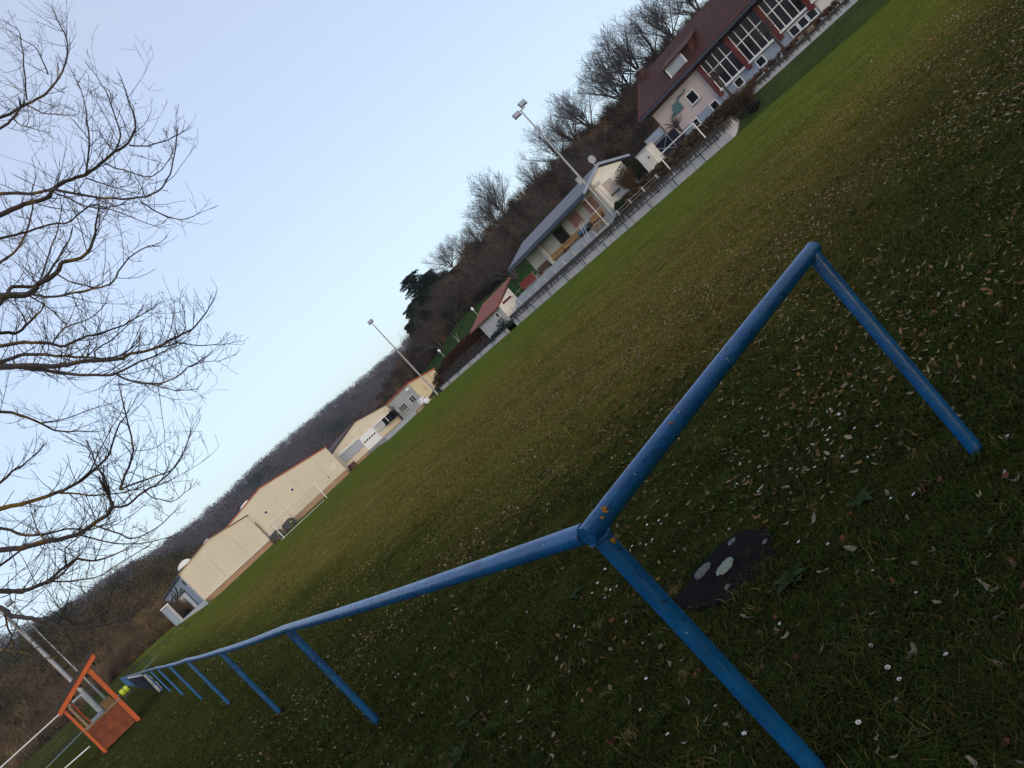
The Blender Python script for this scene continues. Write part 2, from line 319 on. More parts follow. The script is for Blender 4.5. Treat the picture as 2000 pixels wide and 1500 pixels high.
BR=[(1,[(-1.9,6.8,6.6,0.044),(-0.63,7.35,6.55,0.0378),(0.6,7.79,6.58,0.0316),(1.77,8.12,6.68,0.0254),(2.9,8.35,6.85,0.0191),(3.09,8.38,6.88,0.0179),(3.26,8.4,6.91,0.0166),(3.44,8.43,6.94,0.0154),(3.63,8.45,7.01,0.014),(3.85,8.47,7.14,0.0125),(4.01,8.49,7.27,0.0113),(4.22,8.57,7.55,0.0093),(4.36,8.68,7.88,0.0074)]),
(1,[(-1.9,6.8,6.6,0.0368),(-0.63,7.32,6.34,0.0316),(0.57,7.73,6.26,0.0264),(1.7,8.02,6.36,0.0212),(2.76,8.18,6.64,0.016),(2.94,8.2,6.7,0.0147),(3.09,8.22,6.78,0.0137)]),
(1,[(-1.9,6.8,5.99,0.0644),(-0.85,7.22,5.88,0.0553),(0.14,7.47,5.75,0.0462),(1.08,7.53,5.6,0.0371),(1.95,7.41,5.44,0.028),(2.16,7.36,5.4,0.0255),(2.34,7.32,5.34,0.0233),(2.46,7.29,5.38,0.0219),(2.62,7.25,5.36,0.0201),(2.74,7.22,5.32,0.0186),(2.9,7.17,5.33,0.0168),(3.07,7.13,5.35,0.0148),(3.21,7.09,5.34,0.0131),(3.34,7.06,5.41,0.0117),(3.42,7.05,5.49,0.0106),(3.49,7.06,5.64,0.0089),(3.62,7.09,5.91,0.0061)]),
(1,[(-1.9,6.8,6.38,0.0442),(-0.41,7.55,6.57,0.0379),(0.76,7.93,6.53,0.0317),(1.61,7.93,6.24,0.0254),(2.13,7.56,5.7,0.0192),(2.27,7.35,5.46,0.0171),(2.4,7.17,5.3,0.0155),(2.5,7,5.06,0.0136),(2.61,6.8,4.8,0.0116),(2.72,6.62,4.62,0.0099),(2.83,6.48,4.53,0.0087),(2.93,6.36,4.53,0.0077),(3.02,6.25,4.58,0.0066),(3.13,6.11,4.68,0.0053)]),
(1,[(-1.9,6.8,6.25,0.0359),(-0.87,7.35,6.15,0.0308),(0.13,7.8,6.03,0.0257),(1.1,8.12,5.88,0.0207),(2.04,8.34,5.7,0.0156),(2.29,8.38,5.65,0.0139),(2.53,8.41,5.62,0.0122),(2.71,8.43,5.56,0.0109),(3,8.44,5.62,0.009),(3.13,8.48,5.53,0.0078),(3.26,8.49,5.49,0.0069)]),
(1,[(-1.9,6.8,6.15,0.0377),(-0.89,7.49,5.76,0.0324),(0.1,8.06,5.56,0.0271),(1.06,8.51,5.55,0.0217),(1.99,8.85,5.72,0.0164),(2.22,8.92,5.79,0.0141),(2.51,9.01,5.99,0.0111),(2.75,9.12,6.25,0.0082)]),
(1,[(-1.9,6.8,5.34,0.081),(-0.92,7.07,5.39,0.0695),(-0.03,7.23,5.29,0.0581),(0.75,7.28,5.07,0.0466),(1.42,7.22,4.71,0.0352),(1.6,7.19,4.59,0.0301),(1.71,7.16,4.61,0.0274),(1.88,7.12,4.61,0.0237),(1.98,7.1,4.65,0.0212),(2.11,7.07,4.6,0.018),(2.23,7.04,4.62,0.0152),(2.4,7.01,4.76,0.0107),(2.53,7,4.89,0.007)]),
(1,[(-1.9,6.8,5.42,0.0567),(-0.91,7.17,4.97,0.0487),(-0.01,7.52,4.76,0.0407),(0.82,7.83,4.78,0.0327),(1.56,8.11,5.03,0.0247),(1.76,8.19,5.14,0.0216),(1.97,8.29,5.08,0.0176),(2.23,8.37,5.2,0.0134),(2.55,8.46,5.39,0.0082)]),
(0,[(1.62,7.18,4.57,0.0134),(1.7,7.03,4.4,0.012),(1.85,6.8,4.23,0.0102),(1.99,6.56,4.07,0.0083),(2.12,6.38,4.09,0.007),(2.25,6.19,4.05,0.0056),(2.31,6.11,4,0.005)]),
(1,[(-1.9,6.8,5.12,0.0469),(-0.99,7.23,5.15,0.0403),(-0.17,7.5,5.05,0.0337),(0.57,7.62,4.83,0.027),(1.21,7.58,4.48,0.0204),(1.41,7.54,4.35,0.0176),(1.53,7.52,4.23,0.0156),(1.58,7.51,4.16,0.0146),(1.74,7.47,4.12,0.0127),(1.85,7.45,4.07,0.0113),(2.06,7.39,3.99,0.0086),(2.26,7.33,3.96,0.0062)]),
(1,[(-1.9,6.8,5.21,0.0429),(-0.88,6.82,5.1,0.0369),(-0,6.98,4.97,0.0308),(0.73,7.3,4.82,0.0247),(1.31,7.76,4.65,0.0187),(1.42,7.87,4.62,0.0163),(1.56,7.96,4.66,0.0137),(1.77,8.07,4.75,0.01)]),
(1,[(-1.9,6.8,4.85,0.0448),(-0.94,7.35,4.8,0.0385),(-0.12,7.61,4.69,0.0322),(0.55,7.59,4.5,0.0258),(1.07,7.29,4.25,0.0195),(1.2,7.16,4.17,0.0174),(1.3,7.06,4.06,0.0156),(1.41,6.93,3.88,0.013),(1.53,6.78,3.7,0.0102),(1.64,6.66,3.57,0.0081),(1.77,6.54,3.53,0.0063)]),
(1,[(-1.9,6.8,4.85,0.0687),(-0.87,7.27,4.89,0.059),(-0.03,7.5,4.79,0.0493),(0.6,7.47,4.56,0.0396),(1.03,7.19,4.19,0.0299),(1.24,6.95,3.92,0.0249),(1.35,6.81,3.78,0.0221),(1.45,6.69,3.69,0.02),(1.59,6.52,3.51,0.0167),(1.68,6.43,3.46,0.0149),(1.79,6.3,3.36,0.0127),(1.91,6.18,3.31,0.0105),(1.99,6.09,3.27,0.009),(2.08,5.99,3.24,0.0073),(2.2,5.87,3.26,0.0052)]),
(1,[(-1.9,6.8,4.9,0.0498),(-0.79,7.35,4.96,0.0428),(0.07,7.62,4.87,0.0357),(0.69,7.6,4.62,0.0287),(1.06,7.3,4.23,0.0217),(1.18,7.07,3.99,0.0185),(1.31,6.83,3.72,0.0151),(1.41,6.64,3.54,0.0127),(1.49,6.5,3.42,0.011),(1.64,6.28,3.33,0.0085),(1.76,6.12,3.25,0.0066),(1.85,5.98,3.19,0.0051)]),
(0,[(1.5,6.5,3.43,0.0102),(1.52,6.42,3.31,0.0093),(1.59,6.26,3.13,0.0078),(1.67,6.13,3.04,0.0068),(1.8,5.96,3,0.0054),(1.91,5.8,2.95,0.0043)]),
(1,[(-1.9,6.8,5.15,0.0429),(-1.07,7.78,5.31,0.0369),(-0.3,8.49,5.26,0.0308),(0.39,8.95,4.97,0.0247),(1.01,9.14,4.47,0.0187),(1.12,9.15,4.35,0.0164),(1.22,9.19,4.16,0.0134),(1.28,9.23,4.02,0.0113),(1.42,9.23,3.88,0.0086),(1.52,9.23,3.79,0.0067)]),
(1,[(-1.9,6.8,4.03,0.0573),(-1.3,7.45,3.97,0.0492),(-0.72,7.87,3.84,0.0411),(-0.17,8.07,3.66,0.033),(0.35,8.05,3.42,0.0249),(0.53,8,3.32,0.022),(0.74,7.94,3.22,0.0189),(0.92,7.89,3.17,0.0161),(1.1,7.83,3.16,0.0136),(1.26,7.79,3.19,0.0114),(1.45,7.75,3.32,0.0085),(1.61,7.71,3.38,0.0062)]),
(0,[(0.77,7.93,3.19,0.0116),(0.9,7.69,2.98,0.0093),(0.99,7.53,2.86,0.0079),(1.11,7.33,2.73,0.0063),(1.19,7.2,2.68,0.0053)]),
(1,[(-1.9,6.8,3.67,0.0618),(-1.27,7.22,3.62,0.0531),(-0.73,7.47,3.49,0.0443),(-0.26,7.55,3.29,0.0356),(0.12,7.45,3.02,0.0269),(0.23,7.39,2.92,0.0253),(0.39,7.3,2.82,0.0232),(0.57,7.2,2.7,0.0207),(0.69,7.14,2.68,0.0194),(0.81,7.07,2.66,0.018),(0.88,7.04,2.68,0.0172),(0.9,7.04,2.72,0.0168)]),
(0,[(0.89,7.04,2.7,0.0126),(0.97,7.11,2.86,0.0103),(1.04,7.22,3.07,0.0075),(1.11,7.3,3.23,0.0053)]),
(0,[(1.07,7.42,2.81,0.0134),(1.24,7.4,2.92,0.0116),(1.36,7.39,3.01,0.0104),(1.48,7.41,3.21,0.0084),(1.65,7.45,3.52,0.0056)]),
(0,[(1.07,7.42,2.81,0.0112),(1.24,7.15,2.7,0.0084),(1.37,6.92,2.6,0.0062),(1.47,6.78,2.61,0.0047)]),
(0,[(0.88,7.04,2.68,0.0126),(0.95,6.94,2.6,0.0114),(1.09,6.78,2.58,0.0098),(1.21,6.62,2.54,0.0082),(1.35,6.47,2.55,0.0065),(1.51,6.27,2.62,0.0044)]),
(1,[(-1.9,6.8,3.54,0.0582),(-1.33,7.77,3.5,0.05),(-0.83,8.37,3.38,0.0417),(-0.42,8.58,3.18,0.0335),(-0.09,8.41,2.9,0.0253),(0.03,8.27,2.77,0.0223),(0.2,8.08,2.67,0.0184),(0.4,7.87,2.64,0.0144),(0.49,7.78,2.61,0.0127),(0.57,7.67,2.49,0.0101),(0.75,7.46,2.39,0.0062)]),
(1,[(-1.9,6.8,3.27,0.0515),(-1.19,7.01,3.22,0.0442),(-0.66,7.09,3.09,0.037),(-0.31,7.04,2.87,0.0297),(-0.14,6.86,2.57,0.0224),(-0.12,6.78,2.46,0.0203),(-0.05,6.67,2.35,0.0179),(0.03,6.51,2.19,0.0145),(0.1,6.39,2.08,0.0121),(0.2,6.25,1.98,0.0094),(0.31,6.09,1.91,0.0066),(0.4,5.97,1.87,0.0045)]),
(1,[(-1.9,6.8,2.97,0.0232),(-1.31,6.97,2.85,0.0199),(-0.85,7.02,2.7,0.0166),(-0.52,6.93,2.53,0.0134),(-0.31,6.71,2.32,0.0101),(-0.27,6.63,2.26,0.0089),(-0.22,6.54,2.19,0.0076),(-0.19,6.45,2.11,0.0062),(-0.13,6.33,2.02,0.0045)]),
(1,[(-1.9,6.8,3.46,0.0491),(-1.38,7.29,3.41,0.0421),(-0.91,7.61,3.28,0.0352),(-0.47,7.79,3.08,0.0283),(-0.08,7.8,2.81,0.0213),(-0.01,7.79,2.74,0.019),(0.03,7.78,2.69,0.0175),(0.16,7.75,2.63,0.014),(0.3,7.72,2.59,0.0102),(0.43,7.69,2.6,0.007)]),
(0,[(-0.14,6.85,2.53,0.0093),(-0.2,7,2.42,0.007),(-0.23,7.08,2.36,0.0057),(-0.27,7.16,2.32,0.0046)]),
(1,[(-1.9,6.8,4.13,0.0392),(-1.16,7.74,4.26,0.0336),(-0.56,8.38,4.18,0.0281),(-0.08,8.69,3.9,0.0226),(0.27,8.7,3.41,0.017),(0.35,8.66,3.24,0.0149),(0.46,8.59,3.11,0.0128),(0.65,8.49,2.99,0.01),(0.75,8.44,2.86,0.0081),(0.9,8.35,2.77,0.0059)]),
(1,[(-1.9,6.8,3.68,0.0345),(-1.54,7.66,3.44,0.0296),(-1.09,8.32,3.28,0.0247),(-0.56,8.78,3.2,0.0199),(0.05,9.06,3.19,0.015),(0.27,9.12,3.2,0.0103),(0.43,9.17,3.13,0.0062)]),
(1,[(-1.9,6.8,4.36,0.0368),(-1.38,7.75,4.02,0.0316),(-0.8,8.5,3.83,0.0264),(-0.15,9.05,3.8,0.0212),(0.57,9.38,3.93,0.016),(0.73,9.43,3.97,0.013),(0.89,9.48,3.97,0.01),(1.09,9.53,4.02,0.0062)]),
(0,[(3.28,8.4,6.95,0.0112),(3.53,8.39,7.32,0.0086),(3.75,8.38,7.66,0.0062),(3.77,8.43,7.83,0.0052)]),
(0,[(3.71,8.48,7.17,0.0093),(3.69,8.19,7.3,0.0061),(3.6,8.08,7.36,0.0044)]),
(0,[(3.25,8.41,6.91,0.0096),(3.24,8.21,6.63,0.0074),(3.3,7.86,6.28,0.0043)]),
(0,[(2.96,8.2,6.72,0.0076),(2.9,8.03,6.5,0.0064),(2.88,7.6,6.08,0.0041)]),
(0,[(2.74,7.22,5.32,0.0107),(2.88,7.05,5.45,0.0088),(2.98,6.91,5.59,0.0072),(3.07,6.78,5.75,0.0054),(3.1,6.71,5.89,0.0042)]),
(0,[(3.07,7.13,5.35,0.0098),(3.22,7.1,5.45,0.0088),(3.33,7.11,5.67,0.0075),(3.44,7.14,5.92,0.0061),(3.52,7.2,6.2,0.0046)]),
(0,[(3.21,7.09,5.33,0.0099),(3.33,7.05,5.22,0.0081),(3.5,6.99,5.15,0.006),(3.64,6.94,5.13,0.0045)]),
(0,[(2.93,7.17,5.31,0.0088),(2.95,7,5.09,0.0075),(2.99,6.78,4.83,0.0059),(3.07,6.62,4.74,0.0049),(3.17,6.41,4.75,0.0037)]),
(0,[(2.72,7.23,5.29,0.0082),(2.87,7.35,5.21,0.0064),(3.06,7.49,5.09,0.0041)]),
(0,[(2.71,6.62,4.58,0.0082),(2.76,6.6,4.38,0.0064),(2.84,6.55,4.24,0.0049),(2.96,6.48,4.18,0.0037)]),
(0,[(2.38,7.18,5.28,0.0094),(2.43,7.12,5.14,0.0085),(2.47,7.06,4.98,0.0075),(2.57,6.96,4.81,0.0063),(2.63,6.89,4.65,0.0052),(2.71,6.79,4.41,0.0037)]),
(0,[(1.88,7.12,4.61,0.009),(1.91,7.13,4.5,0.0073),(2.01,7.12,4.35,0.0046)]),
(0,[(1.71,7.16,4.61,0.009),(1.94,7.09,4.77,0.0072),(2.12,7.04,4.89,0.0059),(2.27,7,5.03,0.0046)]),
(0,[(1.6,7.19,4.59,0.0089),(1.64,7.19,4.41,0.0065),(1.65,7.2,4.26,0.0045)]),
(0,[(1.79,6.3,3.36,0.0074),(1.97,6.32,3.29,0.0061),(2.14,6.36,3.16,0.0047),(2.3,6.38,3.07,0.0035)]),
(0,[(1.53,6.78,3.69,0.0085),(1.6,6.74,3.74,0.0076),(1.74,6.66,3.71,0.006),(1.92,6.56,3.72,0.0038)]),
(0,[(1.53,7.52,4.23,0.0093),(1.64,7.26,4.2,0.0075),(1.76,6.95,4.05,0.0054),(1.85,6.7,3.99,0.0039)]),
(0,[(1.59,6.26,3.13,0.006),(1.62,6,2.92,0.0041),(1.66,5.84,2.83,0.003)]),
(0,[(1.04,7.29,3.16,0.0066),(1.08,7.2,3.19,0.0056),(1.03,7.11,3.31,0.0034)]),
(0,[(1.91,6.18,3.31,0.0057),(2.07,6.28,3.33,0.0048),(2.21,6.41,3.47,0.0039),(2.3,6.52,3.61,0.0031)]),
(0,[(1.8,5.96,3,0.0047),(1.85,5.83,2.95,0.0038),(1.9,5.65,2.84,0.0026)]),
(0,[(1.56,7.96,4.66,0.0078),(1.58,7.81,4.72,0.0061),(1.55,7.68,4.8,0.0042)]),
(0,[(1.22,9.19,4.16,0.0087),(1.41,8.96,3.98,0.007),(1.59,8.75,3.87,0.0055),(1.74,8.57,3.75,0.0042)]),
(0,[(0.92,7.89,3.17,0.0084),(1.05,7.79,3.17,0.0075),(1.31,7.61,3.28,0.0055),(1.55,7.44,3.37,0.0037)]),
(0,[(0.39,7.3,2.82,0.0083),(0.4,7.36,2.95,0.0063),(0.45,7.39,3.07,0.0042)]),
(0,[(0.69,7.14,2.68,0.0092),(0.77,7.09,2.51,0.0078),(0.82,7.06,2.38,0.0068),(0.99,6.97,2.31,0.0052),(1.16,6.88,2.31,0.0038)]),
(0,[(1.09,6.78,2.58,0.0058),(1.13,6.84,2.49,0.0052),(1.21,6.89,2.39,0.0044),(1.37,6.92,2.38,0.0035)]),
(0,[(0.4,7.87,2.64,0.0081),(0.47,7.65,2.73,0.0062),(0.61,7.32,2.69,0.0038)]),
(0,[(0.2,8.08,2.67,0.0091),(0.32,7.88,2.53,0.0079),(0.48,7.62,2.37,0.0064),(0.63,7.41,2.33,0.0054),(0.83,7.11,2.26,0.0038)]),
(0,[(0.03,6.51,2.19,0.0054),(0.13,6.3,2.11,0.0044),(0.21,6.12,2.04,0.0036),(0.3,5.92,2,0.0027)]),
(0,[(0.1,6.39,2.08,0.0047),(0.15,6.36,2.01,0.0042),(0.25,6.28,1.94,0.0035),(0.33,6.23,1.87,0.0029)]),
(0,[(0.57,7.2,2.7,0.0083),(0.64,7.22,2.59,0.0075),(0.73,7.25,2.46,0.0065),(0.86,7.27,2.33,0.0053),(1.02,7.27,2.23,0.004)])]
# ------------------------------------------------------------------ setting: ground, banks, hills
NEAR = [(23, .03), (27, .05), (29.84, .0689), (30.4, .0758), (31.5, .0892), (32.7, .1055), (34.0, .1111), (35, .1058), (36, .1055), (37.4, .1064), (38.7, .1072), (40.2, .1057), (41.8, .1134), (43, .1116), (45.1, .1124), (47.1, .1131), (49.2, .1158), (51, .1139), (52.6, .1163), (54.8, .1228), (57.1, .1247), (59.1, .1202), (60.4, .1199), (66.1, .1296), (73.3, .1349), (95, .14)]
LEFT = [(-40, .11), (-10.97, .1042), (-2.76, .098), (-.73, .1), (1.33, .0929), (2.67, .0882), (4.68, .0848), (6.31, .0771), (7.62, .0623), (8.96, .0471), (11.1, .0389), (14.1, .0266), (20, .012)]
FAR = [(-40, .13), (-10.5, .1153), (-2.13, .1125), (-1, .1048), (.54, .0972), (2.8, .0916), (4.8, .0874), (7.1, .0775), (8.5, .0753), (10.4, .072), (12.8, .0725), (14.4, .0736), (16.4, .0752), (18.4, .0739), (21, .0723), (23, .0701), (25.6, .0675), (27.2, .0667), (28.5, .0654), (29.7, .066), (32.7, .0707), (60, .08)]
def tab(T, a): return np.interp(a, [t[0] for t in T], [t[1] for t in T])
def smooth(a, b, x): t = np.clip((x - a) / (b - a), 0, 1); return t * t * (3 - 2 * t)

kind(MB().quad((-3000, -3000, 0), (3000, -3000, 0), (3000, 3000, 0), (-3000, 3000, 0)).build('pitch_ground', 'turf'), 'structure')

def hfield(name, xs, ys, fz, mat):
    X, Y = np.meshgrid(xs, ys, indexing='ij'); Z = fz(X, Y); nx, ny = X.shape
    V = np.c_[X.ravel(), Y.ravel(), Z.ravel()]; i = np.arange(nx * ny).reshape(nx, ny)
    F = np.c_[i[:-1, :-1].ravel(), i[1:, :-1].ravel(), i[1:, 1:].ravel(), i[:-1, 1:].ravel()]
    return kind(np_obj(name, V, F, mat, smooth=True), 'structure')
def bank_z(x, y):
    hgt = .28 + 1.0 * (1 - smooth(8, 15, x)); return -.02 + hgt * smooth(100.5, 106, y)
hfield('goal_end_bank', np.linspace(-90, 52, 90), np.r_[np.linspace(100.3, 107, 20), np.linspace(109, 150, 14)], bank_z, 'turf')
def rbank_z(x, y): return -.02 + 1.36 * smooth(53, 57, x) + .7 * smooth(57.2, 62, x) * 1.0
hfield('grass_bank', np.r_[np.linspace(53, 57.2, 16), np.linspace(57.6, 70, 8)], np.linspace(-10, 35.4, 30), rbank_z, 'bank_grass')
hfield('planted_slope', np.linspace(53.25, 57.2, 22), np.linspace(35.42, 51.2, 50),
       lambda x, y: 1.33 + 1.1 * smooth(53.4, 56.8, x) + .05 * np.sin(x * 7 + y * 5) * np.sin(y * 3.1), 'soil_slope')
t = MB()
for k, (x, z) in enumerate([(53.26, 1.34), (54.5, 1.72), (55.0, 2.04), (55.4, 2.36)]):
    t.box(x, 62 if k == 3 else [54.5, 55.0, 55.4][k], 51.2, 72.4, .4, z)
kind(t.build('terrace_steps', 'concrete_floor'), 'structure')
kind(MB().box(57.2, 71, 35.44, 51.18, .5, 2.43).build('terrace_floor', 'concrete_floor'), 'structure')
hfield('lower_slope', np.linspace(53.2, 66, 20), np.linspace(72.5, 125, 40),
       lambda x, y: .55 + .9 * smooth(53.2, 58, x) + 1.1 * smooth(57, 66, x), 'meadow_grass')

def near_r(a):
    r0 = np.where(a < 30, 122, np.where(a < 44, 61 / np.sin(np.radians(np.maximum(a, 5))), 71 / np.sin(np.radians(np.maximum(a, 5)))))
    return r0, np.interp(a, [23, 30, 40, 55, 75, 95], [200, 178, 152, 126, 108, 100])
def near_h(a, s, canopy=2.2):
    r0, r1 = near_r(a); zr = EYE + r1 * tab(NEAR, a) - canopy
    return 1.9 + (zr - 1.9) * (.45 * s + .55 * s ** 1.4)
def left_r(a): return np.full_like(a, 116.), np.full_like(a, 235.)
def left_h(a, s): return .9 + (EYE + 235 * tab(LEFT, a) - 3.5 - .9) * (.5 * s + .5 * s ** 1.5)
def far_r(a): return np.full_like(a, 330.), np.full_like(a, 950.)
def far_h(a, s): return 1 + (EYE + 950 * tab(FAR, a) - 9 - 1) * (.55 * s + .45 * s * s * (3 - 2 * s)) + 4 * np.sin(a * 1.7 + s * 9) * s * (1 - s)
def polar(name, a0, a1, na, nr, rr, hh, mat, s0=0., s1=1.25):
    A, S = np.meshgrid(np.linspace(a0, a1, na), np.linspace(s0, s1, nr), indexing='ij')
    r0, r1 = rr(A); R = r0 + (r1 - r0) * S; Sc = np.minimum(S, 1); Z = hh(A, Sc) - np.maximum(S - 1, 0) * 14
    V = np.c_[(R * np.sin(np.radians(A))).ravel(), (R * np.cos(np.radians(A))).ravel(), Z.ravel()]; i = np.arange(na * nr).reshape(na, nr)
    F = np.c_[i[:-1, :-1].ravel(), i[:-1, 1:].ravel(), i[1:, 1:].ravel(), i[1:, :-1].ravel()]
    return kind(np_obj(name, V, F, mat, smooth=True), 'structure')
polar('hillside', 24, 90, 90, 26, near_r, near_h, 'soil_slope')
polar('meadow', 27.5, 41.5, 30, 8, near_r, lambda a, s: near_h(a, s) + .25, 'meadow_grass', 0, .34)
polar('left_hill', -38, 19, 70, 22, left_r, left_h, 'soil_slope')
polar('far_hill', -38, 55, 90, 20, far_r, far_h, 'soil_slope', 0, 1.2)
def on(rr, hh, a, s):
    r0, r1 = rr(a); R = r0 + (r1 - r0) * s
    return np.c_[R * np.sin(np.radians(a)), R * np.cos(np.radians(a)), hh(a, np.minimum(s, 1))]

# ------------------------------------------------------------------ vegetation generators
def clump_mesh(C, K, rad, hgt, q, colors, jit=.25, flat=1.):
    """for each centre C (base) a cloud of K leaf-sized quads in an ellipsoid"""
    N = len(C); rad = np.broadcast_to(rad, N); hgt = np.broadcast_to(hgt, N)
    u = nrg.normal(size=(N, K, 3)); u /= np.linalg.norm(u, axis=2, keepdims=True); u *= nrg.random((N, K, 1)) ** .45
    P = np.empty((N, K, 3)); P[..., 0] = C[:, None, 0] + u[..., 0] * rad[:, None]; P[..., 1] = C[:, None, 1] + u[..., 1] * rad[:, None]
    P[..., 2] = C[:, None, 2] + hgt[:, None] * (.5 + .5 * u[..., 2])
    a = nrg.normal(size=(N, K, 3)); a /= np.linalg.norm(a, axis=2, keepdims=True)
    b = np.cross(a, nrg.normal(size=(N, K, 3))); b /= np.linalg.norm(b, axis=2, keepdims=True)
    s = q * (.6 + .8 * nrg.random((N, K, 1))); a = a * s; b = b * s * flat
    V = np.stack([P - a, P - b * .6, P + a, P + b * .6], 2).reshape(-1, 3)
    F = np.arange(len(V)).reshape(-1, 4)
    cc = np.broadcast_to(colors[:, None, None, :], (N, K, 4, 3)) * (1 + jit * (nrg.random((N, K, 1, 1)) * 2 - 1))
    return V, F, cc.reshape(-1, 3)
def stem_mesh(C, K, hgt, lean, wid, colors, twigs=3, jit=.3):
    """for each base C a spray of K thin tapering stems with side twigs (bare brush)"""
    N = len(C); hgt = np.broadcast_to(hgt, N); M = N * K
    ang = nrg.random((N, K)) * 2 * np.pi; ln = nrg.random((N, K)) ** .7 * lean; h = hgt[:, None] * (.55 + .45 * nrg.random((N, K)))
    B = np.repeat(C[:, None, :], K, 1) + np.stack([np.cos(ang), np.sin(ang), 0 * ang], 2) * (.12 * h * ln)[..., None]
    T = B + np.stack([np.cos(ang) * ln * h, np.sin(ang) * ln * h, h * (1 - .25 * ln)], 2)
    B = B.reshape(-1, 3); T = T.reshape(-1, 3); cl = np.repeat(colors, K, 0) * (1 + jit * (nrg.random((M, 1)) * 2 - 1))
    sB = [B]; sT = [T]; sw = [np.full(M, wid)]; sc = [cl]
    for k in range(twigs):
        f = .3 + .6 * nrg.random((M, 1)); p = B + (T - B) * f; L = np.linalg.norm(T - B, axis=1, keepdims=True)
        d = nrg.normal(size=(M, 3)); d[:, 2] = np.abs(d[:, 2]) * .8 + .4; d /= np.linalg.norm(d, axis=1, keepdims=True)
        sB.append(p); sT.append(p + d * L * (.18 + .25 * nrg.random((M, 1)))); sw.append(np.full(M, wid * .6)); sc.append(cl)
    B = np.concatenate(sB); T = np.concatenate(sT); W = np.concatenate(sw)[:, None]; cl = np.concatenate(sc)
    d = T - B; side = np.cross(d, nrg.normal(size=d.shape)); side /= np.linalg.norm(side, axis=1, keepdims=True) + 1e-9; side *= W / 2
    V = np.stack([B - side, B + side, T], 1).reshape(-1, 3); F = np.arange(len(V)).reshape(-1, 3)
    return V, F, np.repeat(cl, 3, 0)
def seg_mesh(S, n=3):
    """tapering n-sided prisms for segments (p0, p1, r0, r1)"""
    S = np.array(S, float); A = S[:, 0:3]; B = S[:, 3:6]; d = B - A; L = np.linalg.norm(d, axis=1, keepdims=True); d /= L + 1e-9
    h = np.where(np.abs(d[:, 2:3]) < .9, np.array([[0, 0, 1.]]), np.array([[1., 0, 0]])); u = np.cross(d, h); u /= np.linalg.norm(u, axis=1, keepdims=True); w = np.cross(d, u)
    V = []
    for P, r in ((A, S[:, 6:7]), (B, S[:, 7:8])):
        for j in range(n): V.append(P + (u * math.cos(2 * math.pi * j / n) + w * math.sin(2 * math.pi * j / n)) * r)
    V = np.stack(V, 1).reshape(-1, 3); o = (np.arange(len(S)) * 2 * n)[:, None]
    F = np.concatenate([o + np.array([[j, (j + 1) % n, n + (j + 1) % n, n + j]]) for j in range(n)])
    return V, F
def grow(out, R, p, d, L, r, lev, top, up=.12, split=(2, 3), wob=.22, rmin=.012, ratio=.74):
    k = 3
    for i in range(k):
        d = (d + Vector((R.uniform(-1, 1), R.uniform(-1, 1), R.uniform(-1, 1))) * wob + Vector((0, 0, up))).normalized()
        q = p + d * (L / k); r1 = max(r * (.86 if lev else .92), rmin)
        out.append((lev, (*p, *q, r, r1))); p = q; r = r1
        if lev < top and lev > 0 and R.random() < .55:
            a = Vector((R.uniform(-1, 1), R.uniform(-1, 1), R.uniform(-.3, 1))).normalized()
            grow(out, R, p, (d * .6 + a * .8).normalized(), L * ratio * .7, r * .5, lev + 2 if lev + 2 <= top else top, top, up, split, wob, rmin, ratio)
    if lev < top:
        for j in range(R.randint(*split)):
            a = Vector((R.uniform(-1, 1), R.uniform(-1, 1), R.uniform(-.2, .8))).normalized()
            grow(out, R, p, (d + a * R.uniform(.55, .95)).normalized(), L * ratio * R.uniform(.8, 1.15), r * .72, lev + 1, top, up, split, wob, rmin, ratio)
def bare_tree(name, label, cat, seed, H, r, loc=(0, 0, 0), top=5, group=None, up=.1, rmin=.03, mats=('bark_far', 'twig_far'), split=(2, 3), trunkfrac=.22, wob=.22, ratio=.84):
    R = random.Random(seed); out = []
    grow(out, R, Vector((0, 0, -.6)), Vector((R.uniform(-.1, .1), R.uniform(-.1, .1), 1)), H * trunkfrac + .6, r, 0, top, up, split, wob, rmin, ratio)
    hz = max(s[1][5] for s in out); k = H / hz
    out = [(lv, tuple(v * k for v in s[:6]) + s[6:]) for lv, s in out]
    root = thing(name, label, cat, loc, group); L = np.array([*loc])
    for nm, mt, sel, nn in (('trunk', mats[0], lambda v: v <= 1, 6), ('crown', mats[1], lambda v: v > 1, 3)):
        V, F = seg_mesh([s for lv, s in out if sel(lv)], nn); np_obj(nm, V + L, F, mt, root)
    return root
